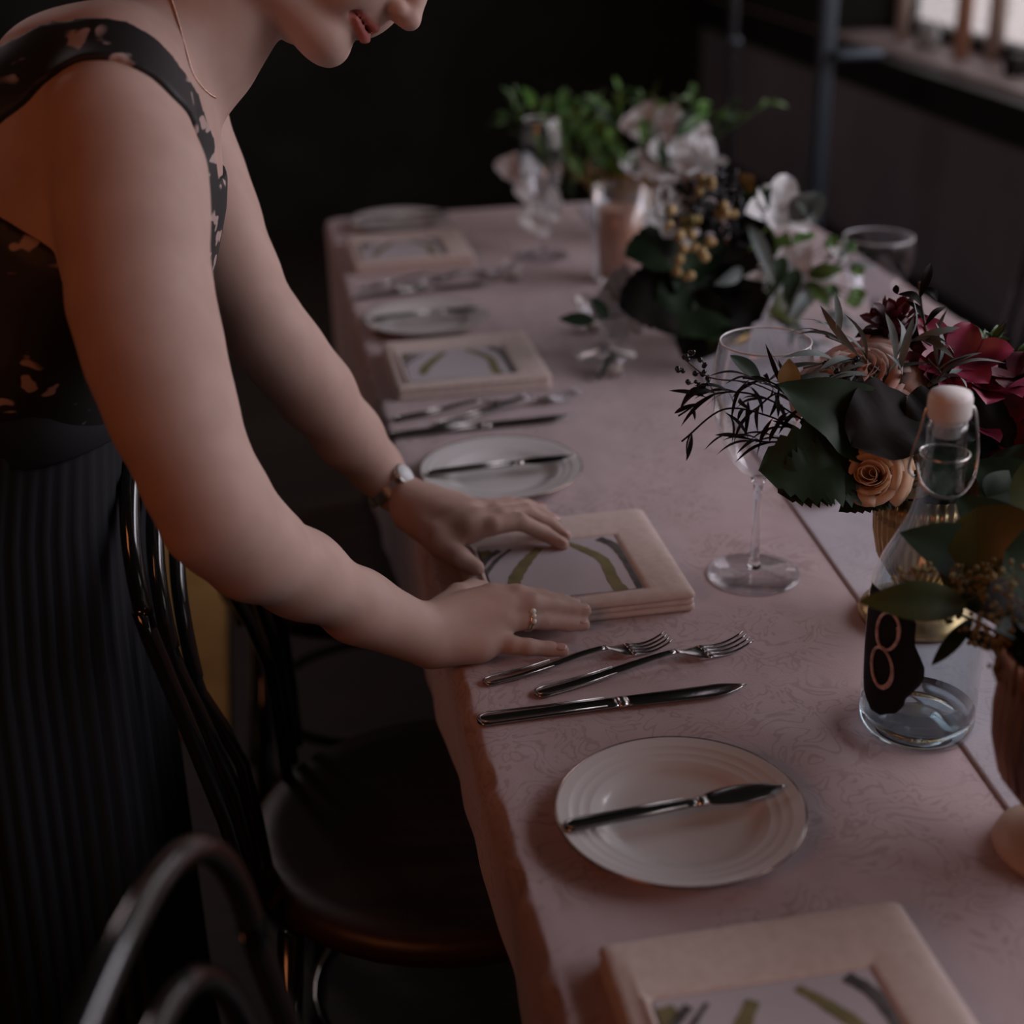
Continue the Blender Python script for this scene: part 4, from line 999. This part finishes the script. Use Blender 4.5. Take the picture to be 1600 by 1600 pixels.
GR = Grid((-.56, -.02, T-.16), (.20, .68, T+.80), .0026)
YM = .335
AV = np.array((.03, 1.0, 0.0)); AV /= np.linalg.norm(AV)     # across the body, near -> far shoulder
torso = GR.new()
def tor(*L, asq=.70, k=.03):
    pts = [Dy(x, y, YM) for x, y, d, r in L]; rad = [q[3]*((p_-CC)@CF)/1.25 for q, p_ in zip(L, pts)]
    pts[0] = np.array((pts[2][0]-.045, YM, pts[2][2]-.30)); pts[1] = np.array((pts[2][0]-.030, YM, pts[2][2]-.13)); rad[0] = .098; rad[1] = .100
    print('torso', [((p_-CC)@CF) for p_ in pts], pts, rad)
    chain(GR, torso, pts, rad, k, A=AV, asq=asq)
tor((-60, 900, 1.25, .105), (-40, 800, 1.25, .105), (5, 680, 1.25, .088), (75, 500, 1.25, .092), (138, 360, 1.25, .099), (185, 245, 1.25, .083), (218, 165, 1.25, .060))
# shoulder girdle: near and far trapezius / clavicle
def cn(g, L, k=.02, **kw): chain(GR, g, [Dp(x, y, d) for x, y, d, r in L], [q[3] for q in L], k, **kw)
cn(torso, [(235, 105, 1.25, .052), (185, 120, 1.17, .050), (180, 190, 1.11, .046)], .03)
cn(torso, [(110, 150, 1.20, .066), (60, 230, 1.17, .060), (20, 300, 1.18, .058)], .03)
cn(torso, [(235, 105, 1.27, .052), (262, 115, 1.36, .046), (268, 150, 1.41, .042)], .03)
cn(torso, [(120, 130, 1.34, .060), (90, 220, 1.38, .055)], .03)
# neck
neck = [(232, 105, 1.25, .058), (300, 55, 1.245, .054), (350, -30, 1.24, .053), (375, -70, 1.24, .055)]
cn(torso, neck, .03)
# head frame
Mn = Dp(512, 112, 1.235)
s2 = math.sqrt(.5); fU = s2*(CR+CU); fF = s2*(CR-CU); fS = CF
yawh = .10                                   # head turned very slightly
fF2 = math.cos(yawh)*fF-math.sin(yawh)*fS; fS2 = math.cos(yawh)*fS+math.sin(yawh)*fF; fF, fS = fF2, fS2
def hp(f, u, s): return Mn+(f*fF+u*fU+s*fS)*.001
head = GR.new(); ax3 = (fF, fU, fS)
def hc(a, b, ra, rb, k=.008): add_cone(GR, head, hp(*a), hp(*b), ra*.001, rb*.001, k)
def he(c, r, k=.01, sub=False): add_ell(GR, head, hp(*c), ax3, [q*.001 for q in r], k, sub)
he((-82, 138, 0), (92, 92, 70), .02)
he((-45, 95, 0), (46, 72, 56), .02)
hc((-15, 17.5, -7), (-15, 17.5, 7), 12.5, 12.5, .006)
for s in (-1, 1):
    hc((-20, 19, s*8), (-72, 20, s*44), 11.5, 15, .015); hc((-72, 18, s*44), (-85, 75, s*56), 17, 16, .02)
    he((-30, 66, s*30), (24, 28, 22), .02)
hc((-26, 24, 0), (-28, 60, 0), 18, 24, .012)
he((-44, 14, 0), (32, 15, 34), .02)
he((-20, 52, 0), (14, 20, 24), .008)
hc((-10, 60, -5), (-10, 60, 5), 11, 11, .008)
# nose
hc((17.5, 80, 0), (3, 116, 0), 8.6, 6.5, .010); he((18, 79, 0), (9, 8, 8.5), .006)
hc((4, 72, 0), (16, 76, 0), 4.5, 5, .006)
for s in (-1, 1):
    he((8, 77, s*10.5), (9, 7.5, 6), .005)
    he((11, 70, s*6.5), (5.5, 3.5, 3.2), .002, sub=True)
    he((-13, 112, s*31), (13, 12, 14), .006)
    hc((-4, 128, s*14), (-14, 130, s*42), 8, 6, .012)
    for (u0, e) in ((110, 0),): hc((-1, 116, s*22), (-6, 115, s*40), 3, 3, .004)
    he((-92, 104, s*68), (15, 28, 7), .006); he((-88, 100, s*75), (8, 15, 5), .003, sub=True)

for s in (-1, 1):
    hc((2.0, 42.0, 0), (-9, 46.5, s*21), 5.2, 2.6, .0018)
    hc((2.0, 53.5, s*1.5), (-9.5, 48.5, s*21.5), 4.6, 2.3, .0018)
he((-6, 48.3, 0), (15, 1.3, 19), .003, sub=True)
he((-11, 47, -24), (4, 4, 3), .004, sub=True); he((-11, 47, 24), (4, 4, 3), .004, sub=True)
torso = smin(torso, head, .012)
# near (right) arm
arm = GR.new()
cn(arm, [(182, 215, 1.12, .050), (206, 275, 1.105, .0515), (208, 350, 1.10, .0515), (220, 470, 1.10, .0500), (243, 560, 1.105, .0480), (272, 650, 1.11, .0440), (313, 752, 1.12, .0400), (347, 806, 1.13, .0385)], .02)
cn(arm, [(347, 806, 1.13, .0385), (395, 858, 1.16, .0375), (470, 897, 1.21, .0335), (560, 946, 1.265, .0285)], .02)
add_cone(GR, arm, Dp(307, 838, 1.12), Dp(325, 845, 1.13), .017, .020, .02)
Wn = P(664, 990, .034)
add_cone(GR, arm, Dp(560, 946, 1.265), Wn, .0285, .0235, .015)
add_cone(GR, arm, Dp(560, 952, 1.265), P(668, 1003, .026), .0265, .0195, .015)
def hand(g, wrist, knuck, fingers, thumb, palmr=(.0165, .0125), kk=.010, heel=None):
    # metacarpals fan out from the wrist
    for i, q in enumerate(knuck):
        w_ = wrist[i]; add_cone(GR, g, w_, q, palmr[0], palmr[1], kk)
    for i in range(3):
        a, b = (np.array(knuck[i])+np.array(knuck[i+1]))/2, (np.array(wrist[i])+np.array(wrist[i+1]))/2
        add_cone(GR, g, b, a*.90+b*.10, palmr[0], palmr[1]*.85, kk)
    for pts, rad in fingers:
        f = GR_f = None
        chain(GR, g, pts, rad, .0035)
    chain(GR, g, thumb[0], thumb[1], .005)
    if heel is not None:
        for h_ in heel: add_cone(GR, g, h_[0], h_[1], h_[2], h_[3], .012)
w0 = [P(668, 975, .042), P(668, 985, .036), P(668, 996, .028), P(670, 1008, .022)]
K = [P(768, 932, .046), P(790, 948, .042), P(786, 972, .031), P(768, 1000, .020)]
FI = [([K[0], P(808, 930, .046), P(845, 934, .038), P(878, 941, .028), P(898, 945, .022)], [.0115, .0100, .0085, .0078, .0065]),
      ([K[1], P(830, 943, .042), P(862, 946, .034), P(893, 951, .0255), P(914, 954, .0215)], [.0115, .0098, .0086, .0076, .0066]),
      ([K[2], P(822, 968, .030), P(850, 969, .0245), P(886, 974, .0155), P(912, 976, .0115)], [.0110, .0092, .0086, .0076, .0064]),
      ([K[3], P(800, 1008, .0175), P(826, 1011, .0155), P(858, 1014, .0105), P(880, 1017, .0085)], [.0100, .0083, .0077, .0070, .0060])]
TH = ([P(688, 960, .040), P(716, 932, .036), P(738, 922, .028), P(756, 918, .0245)], [.016, .0120, .0100, .0075])
hand(arm, w0, K, FI, TH, heel=[(P(690, 1010, .020), P(750, 1012, .017), .0165, .0135), (P(690, 975, .036), P(730, 950, .036), .017, .015)])
# far (left) arm
cn(arm, [(262, 155, 1.41, .046), (282, 215, 1.415, .0445), (310, 280, 1.42, .0425), (336, 345, 1.425, .0405), (368, 425, 1.43, .038), (415, 515, 1.44, .0370), (450, 560, 1.455, .0368)], .02)
cn(arm, [(450, 560, 1.455, .0368), (492, 612, 1.48, .0362), (545, 682, 1.52, .0320), (585, 728, 1.555, .0262)], .02)
Wf = P(618, 768, .046)
add_cone(GR, arm, Dp(585, 728, 1.555), Wf, .0262, .0225, .015)
w1 = [P(640, 802, .040), P(640, 790, .046), P(640, 780, .048), P(640, 772, .044)]
K2 = [P(735, 826, .052), P(745, 812, .056), P(738, 798, .052), P(722, 790, .043)]
F2 = [([K2[0], P(770, 821, .055), P(812, 815, .052), P(848, 832, .034), P(880, 851, .0235)], [.0115, .0098, .0090, .0080, .0066]),
      ([K2[1], P(780, 806, .056), P(822, 800, .050), P(858, 818, .034), P(884, 838, .0225)], [.0115, .0098, .0088, .0078, .0066]),
      ([K2[2], P(772, 797, .049), P(812, 791, .042), P(842, 800, .030), P(868, 815, .019)], [.0110, .0092, .0084, .0074, .0062]),
      ([K2[3], P(758, 792, .040), P(795, 787, .034), P(822, 789, .026), P(846, 796, .016)], [.0100, .0083, .0076, .0068, .0058])]
T2 = ([P(655, 812, .040), P(690, 850, .038), P(718, 872, .032), P(745, 888, .0245)], [.0175, .0130, .0108, .0082])
hand(arm, w1, K2, F2, T2, heel=[(P(650, 805, .038), P(700, 845, .038), .018, .013), (P(690, 838, .042), P(735, 826, .050), .012, .011)])
body = smin(torso, arm, .022)
vs, F = nets(GR, body); vs = smooth_mesh(vs, F, 2, .4)
person = thing('person', 'woman in a sleeveless black lace dress leaning over the table, straightening a napkin', 'person', (-.33, .33, 0))
ORG = np.array((-.33, .33, 0))
bod = mesh_np('body', vs, F, M_skin, person, ORG)
# lip tint attribute
co = vs; lip = np.zeros(len(co), np.float32)
def segd(p, a, b):
    ab = b-a; t_ = np.clip(((p-a)@ab)/(ab@ab), 0, 1); return np.linalg.norm(p-(a+t_[:, None]*ab), axis=1)
near = np.linalg.norm(co-hp(0, 48, 0), axis=1) < .04
for s in (-1, 1):
    for (a, b, r) in (((2.0, 42, 0), (-9, 46.5, s*21), 5.6), ((2, 53.5, s*1.5), (-9.5, 48.5, s*21.5), 5.0), ((-6, 48.5, 0), (-12, 48, s*19), 5)):
        d = segd(co[near], hp(*a), hp(*b)); lip[near] = np.maximum(lip[near], np.clip((r*.001-d)/.0015+.5, 0, 1))
if len(bod.data.vertices) == len(lip):
    at2 = bod.data.attributes.new('lip', 'FLOAT', 'POINT'); at2.data.foreach_set('value', lip)
# surface finder along a camera ray
def gval(g, p):
    q = (p-GR.lo)/GR.h; i = np.clip(np.floor(q).astype(int), 0, GR.n-2); f = q-i; v = 0
    for a in (0, 1):
        for b in (0, 1):
            for c in (0, 1):
                v = v+g[i[:, 0]+a, i[:, 1]+b, i[:, 2]+c]*(f[:, 0] if a else 1-f[:, 0])*(f[:, 1] if b else 1-f[:, 1])*(f[:, 2] if c else 1-f[:, 2])
    return v
def hit(x, y, g=None, d0=.85, d1=1.7):
    ds = np.arange(d0, d1, .0015); pts = np.array([Dp(x, y, d) for d in ds])
    ok = ((pts > GR.lo) & (pts < GR.lo+GR.h*(GR.n-1))).all(1)
    v = gval(body if g is None else g, pts); v[~ok] = 1
    k = np.nonzero(v < 0)[0]
    return pts[k[0]] if len(k) else None
# ---- dress bodice: shell of the torso, cut by armholes, with shoulder straps
zt_ = Dy(60, 680, YM-.13)[2]; wa0, wb0 = Dy(5, 680, YM), Dy(75, 500, YM); wc0 = wa0+(wb0-wa0)*(zt_-wa0[2])/(wb0[2]-wa0[2])
reg = GR.new()
spine = [Dp(-60, 900, 1.25), Dp(5, 680, 1.25), Dp(75, 500, 1.25), Dp(120, 400, 1.25)]
sl = tuple(slice(0, n_) for n_ in GR.n); X, Y, Z = GR.xyz(sl)
up = Dy(150, 330, YM)-Dy(60, 540, YM); up /= np.linalg.norm(up)
fr = np.cross(np.cross(up, -AV), up); 
c0 = Dy(128, 400, YM)
fr = np.array(CR)-up*(np.array(CR)@up); fr /= np.linalg.norm(fr)
q_up = (X-c0[0])*up[0]+(Y-c0[1])*up[1]+(Z-c0[2])*up[2]
q_fr = (X-c0[0])*fr[0]+(Y-c0[1])*fr[1]+(Z-c0[2])*fr[2]
neckc = Dp(232, 105, 1.25); q_n = (neckc-c0)@up
low = q_up-(.037)                                             # everything below the armpit line
front = np.maximum(.062-q_fr, q_up-.118)                      # chest panel up to the neckline
reg = np.minimum(low, front).astype(np.float32)
strap = [(-60, 165, .046), (0, 118, .038), (60, 88, .030), (120, 72, .0265), (175, 70, .0265), (225, 90, .026), (262, 130, .025), (292, 180, .023), (310, 235, .022), (322, 300, .020), (322, 380, .02)]
pts_n, rr_n = [], []
for x, y, r_ in strap:
    q = hit(x, y, torso)
    if q is None: q = Dp(x, y, 1.22)
    pts_n.append(q); rr_n.append(r_)
sg = GR.new(); chain(GR, sg, pts_n, rr_n, .006)
mid = Dp(200, 200, 1.255)
pts_f = [q-2*((q-mid)@AV)*AV for q in pts_n]; sf_ = GR.new(); chain(GR, sf_, pts_f, rr_n, .006)
reg = np.minimum(reg, np.minimum(sg, sf_))
tb_ = smin(torso, np.maximum(body, sg-.004), .004) if False else torso
dress_src = np.where(sg < .01, np.minimum(torso, body), torso)
outer = dress_src-.0042
shell = np.maximum(np.maximum(outer, -(dress_src+.0025)), reg)
cutw = wc0; q_w = (X-cutw[0])*up[0]+(Y-cutw[1])*up[1]+(Z-cutw[2])*up[2]
shell = np.maximum(shell, -(q_w+.03)).astype(np.float32)
vs2, F2_ = nets(GR, shell); vs2 = smooth_mesh(vs2, F2_, 3, .5)
bodice = mesh_np('lace_bodice', vs2, F2_, M_lace, person, ORG); bodice['label'] = 'black lace bodice with wide shoulder straps'
# lace pattern: open petals showing skin tone; the pale tone also paints glossy highlights
L = M_lace.node_tree.links; b = M_lace.node_tree.nodes['Principled BSDF']
cc = coords(M_lace, (1, 1, 1.6))
dn = nd(M_lace, 'ShaderNodeTexNoise'); dn.inputs['Scale'].default_value = 30; L.new(cc, dn.inputs['Vector'])
am = nd(M_lace, 'ShaderNodeMix'); am.data_type = 'VECTOR'; am.inputs[0].default_value = .05
L.new(cc, am.inputs[4]); L.new(dn.outputs['Color'], am.inputs[5])
vo = nd(M_lace, 'ShaderNodeTexVoronoi'); vo.inputs['Scale'].default_value = 34; L.new(am.outputs[1], vo.inputs['Vector'])
pet = ramp(M_lace, vo.outputs['Distance'], [(.30, (1, 1, 1)), (.36, (0, 0, 0))])
ns = nd(M_lace, 'ShaderNodeTexNoise'); ns.inputs['Scale'].default_value = 13; L.new(cc, ns.inputs['Vector'])
gate = ramp(M_lace, ns.outputs[0], [(.49, (0, 0, 0)), (.53, (1, 1, 1))])
mm = nd(M_lace, 'ShaderNodeMath', operation='MULTIPLY'); L.new(pet, mm.inputs[0]); L.new(gate, mm.inputs[1])
mk = nd(M_lace, 'ShaderNodeMix'); mk.data_type = 'RGBA'; L.new(mm.outputs[0], mk.inputs[0])
mk.inputs[6].default_value = (.012, .010, .010, 1); mk.inputs[7].default_value = (.42, .30, .27, 1); L.new(mk.outputs[2], b.inputs['Base Color'])
# ---- pleated skirt down to the ankles
bm = bmesh.new(); rings = []; seg = 240
zt_ = Dy(60, 680, YM-.13)[2]; wa0, wb0 = Dy(5, 680, YM), Dy(75, 500, YM)
wc = wa0+(wb0-wa0)*(zt_-wa0[2])/(wb0[2]-wa0[2]); wc = np.array((wc[0], wc[1], zt_))
lev = [(wc[0]-.008, wc[1], wc[2]+.012, .112, .152), (wc[0]-.020, wc[1], wc[2]-.02, .116, .158), (wc[0]-.036, wc[1]+.000, wc[2]-.09, .124, .166), (wc[0]-.046, wc[1]-.005, wc[2]-.2, .128, .176), (wc[0]-.055, wc[1]-.008, .55, .134, .182), (wc[0]-.065, wc[1]-.01, .30, .142, .19), (wc[0]-.07, wc[1]-.01, .10, .15, .20), (wc[0]-.07, wc[1]-.01, .06, .152, .202)]
for li, (cx, cy, z, a, b_) in enumerate(lev):
    ring = []
    for i in range(seg):
        t_ = 2*math.pi*i/seg; pl = (0 if li == 0 else min(1, li/4))*.006*abs(math.sin(t_*30))+.012*min(1, li/6)*math.sin(t_*7)
        ring.append(bm.verts.new((cx+(a+pl)*math.cos(t_)-ORG[0], cy+(b_+pl)*math.sin(t_)-ORG[1], z)))
    rings.append(ring)
for A1, B1 in zip(rings, rings[1:]):
    for i in range(seg): j = (i+1) % seg; bm.faces.new((A1[i], A1[j], B1[j], B1[i]))
sk = obj('pleated_skirt', bm, M_skirt, person, label='black pleated skirt'); sm = sk.modifiers.new('s', 'SOLIDIFY'); sm.thickness = .002
# waistband
bm = bmesh.new(); rings = []
for (z, e) in ((wc[2]-.022, .0), (wc[2]-.018, .003), (wc[2]+.018, .003), (wc[2]+.022, 0)):
    rings.append([bm.verts.new((wc[0]-.008+(.114+e)*math.cos(t_)-ORG[0], wc[1]+(.153+e)*math.sin(t_)-ORG[1], z)) for t_ in [2*math.pi*i/96 for i in range(96)]])
for A1, B1 in zip(rings, rings[1:]):
    for i in range(96): j = (i+1) % 96; bm.faces.new((A1[i], A1[j], B1[j], B1[i]))
obj('waistband', bm, M_skirt, person)
# shoes peeping under the hem so that she stands on the floor
for s in (-1, 1):
    bm = bmesh.new(); cy = wc[1]+.02+s*.09
    loft(bm, [((x_-ORG[0]+wc[0], cy-ORG[1], z_), (0, 1, 0), (0, 0, 1), a, h_) for x_, z_, a, h_ in [(-.14, .035, .018, .030), (-.12, .04, .030, .038), (-.04, .04, .032, .038), (.04, .03, .040, .028), (.09, .022, .036, .020), (.115, .016, .02, .012)]], 18)
    obj('shoe', bm, M_tag, person)
    bm = bmesh.new(); tube(bm, [(wc[0]-.06-ORG[0], cy-ORG[1], .05), (wc[0]-.055-ORG[0], cy-ORG[1], .3), (wc[0]-.03-ORG[0], cy-ORG[1], .55), (wc[0]-.01-ORG[0], cy-ORG[1], .8)], [.028, .05, .06, .075], 16); obj('leg', bm, M_skin, person)
# hair
hg = GR.new()
def hh(c, r, k=.01): add_ell(GR, hg, hp(*c), ax3, [q*.001 for q in r], k)
hh((-95, 145, 0), (94, 92, 78)); hh((-195, 150, 0), (40, 42, 40)); hh((-60, 190, 0), (60, 45, 60))
cutg = GR.new(); add_ell(GR, cutg, hp(-18, 95, 0), ax3, [.078, .100, .080], .01)
hg = -smin(-hg, cutg, .006); 
cut2 = GR.new(); add_ell(GR, cut2, hp(-60, 10, 0), ax3, [.095, .082, .12], .01); hg = -smin(-hg, cut2, .006)
vs3, F3 = nets(GR, np.maximum(hg, -(body-.0)).astype(np.float32)*1.0); hr = mesh_np('hair', smooth_mesh(vs3, F3, 2), F3, M_hair, person, ORG); hr['label'] = 'brown hair gathered in a bun'
# lowered lashes and brows
for s in (-1, 1):
    bm = bmesh.new(); tube(bm, [hp(1.5-abs(q)*4.5, 105+abs(q)*1.5, s*(31+q*12))-ORG for q in np.linspace(-1, 1, 13)], [.0004+.0007*(1-abs(q)) for q in np.linspace(-1, 1, 13)], 6); obj('eyelashes', bm, M_hair, person)
    bm = bmesh.new(); tube(bm, [hp(4.0-q*q*9-q*4, 133+2*q-3*q*q, s*(30+q*16))-ORG for q in np.linspace(-1, 1, 13)], [.0006+.0014*(1-abs(q)) for q in np.linspace(-1, 1, 13)], 6); obj('eyebrow', bm, M_hair, person)
# nails
def nail(a, b, upn, r=.0046):
    a, b = np.array(a), np.array(b); d = (b-a)/np.linalg.norm(b-a); upn = np.array(upn, float); upn -= d*(upn@d); upn /= np.linalg.norm(upn)
    bm = bmesh.new(); c = b+upn*.0052-d*.0035
    s_ = np.cross(d, upn)
    loft(bm, [(c-ORG+d*x_, s_, upn, w_, .0011) for x_, w_ in [(-.005, .002), (-.004, r*.8), (0, r), (.004, r*.85), (.006, r*.4)]], 12)
    obj('fingernail', bm, bpy.data.materials.get('nail_varnish') or mat('nail_varnish', (.52, .30, .26), .3, coat=.3), person)
for pts, rad in FI: nail(pts[-2], pts[-1], (-.1, -.25, 1))
for pts, rad in F2: nail(pts[-2], pts[-1], (.2, -.2, 1))
nail(T2[0][-2], T2[0][-1], (.3, -.3, 1), .006)
# ring
def band(c, axis, R_, r, m, name, parent, flat=1.0, label=None, upn=(0, 0, 1)):
    axis = V(map(float, axis)).normalized(); e1 = V(upn)-axis*V(upn).dot(axis); e1.normalize(); e2 = axis.cross(e1)
    bm = bmesh.new(); tube(bm, [V(map(float, c-ORG))+e1*(R_*flat*math.cos(a))+e2*(R_*math.sin(a)) for a in [2*math.pi*i/40 for i in range(40)]], r, 8, closed=True)
    return obj(name, bm, m, parent, label=label)
fx = (P(848, 969, .0245)-P(822, 968, .030)); rc = P(826, 968.5, .0290)
M_silver = mat('silver', (.75, .68, .60), .15, 1)
rg = band(rc, fx, .0098, .0011, M_silver, 'ring', person, label='gem-set ring on the near hand'); band(rc+fx/np.linalg.norm(fx)*-.003, fx, .0099, .0010, M_silver, 'ring', person)
bm = bmesh.new()
for k in range(7):
    a = -1.25+k*.42; e1 = V((0, 0, 1)); axs = V(map(float, fx)).normalized(); e1 = (e1-axs*e1.dot(axs)).normalized(); e2 = axs.cross(e1)
    if e2.y > 0: e2 = -e2
    ball(bm, V(map(float, rc-ORG))+(e1*math.cos(a)+e2*math.sin(a))*.0115-axs*.0015, .0025 if k != 4 else .0034, 8, 6)
obj('gem', bm, mat('gemstone', (.75, .74, .68), .08, 0, 1.0), rg)
# wrist watch on the far wrist
wa = Wf-Dp(585, 728, 1.555); wcn = P(611, 762, .050); wn = wa/np.linalg.norm(wa)
wt = None
M_watch = mat('watch_steel', (.55, .55, .52), .25, .9)
for k in range(5):
    o = band(wcn+wn*(k-2)*.0022, wa, .0262, .0013, M_watch, 'watch', person, label='slim silver watch on the far wrist' if k == 0 else None) if k == 0 else band(wcn+wn*(k-2)*.0022, wa, .0262, .0013, M_watch, 'watch_link', wt)
    if k == 0: wt = o
q = hit(628, 744)
if q is not None:
    upn = np.array(toC(q))*.5+np.array((.3, .3, 1)); upn -= wn*(upn@wn); upn /= np.linalg.norm(upn); sd = np.cross(wn, upn)
    bm = bmesh.new(); loft(bm, [(q-ORG+upn*z_, wn, sd, r_, r_) for z_, r_ in [(-.003, .010), (-.001, .0128), (.004, .0128), (.0055, .0115)]], 32); obj('watch_case', bm, M_watch, wt)
    bm = bmesh.new(); loft(bm, [(q-ORG+upn*z_, wn, sd, .0108, .0108) for z_ in (.0054, .0060)], 32); obj('watch_dial', bm, M_white, wt)
# necklace
cp_ = [hit(x, y) for x, y in [(262, -20), (268, 0), (276, 25), (284, 55), (292, 85), (300, 112), (312, 132), (326, 146), (336, 152)]]
cp_ = [q for q in cp_ if q is not None]
if len(cp_) > 3:
    cpt = spline([q+np.array(toC(q))*.0012 for q in cp_], 10); bm = bmesh.new()
    for i, q in enumerate(cpt):
        if i % 1 == 0: ball(bm, q-ORG, .0013, 6, 5)
    obj('necklace', bm, mat('rose_gold', (.6, .38, .3), .25, .9), person, label='fine chain necklace')
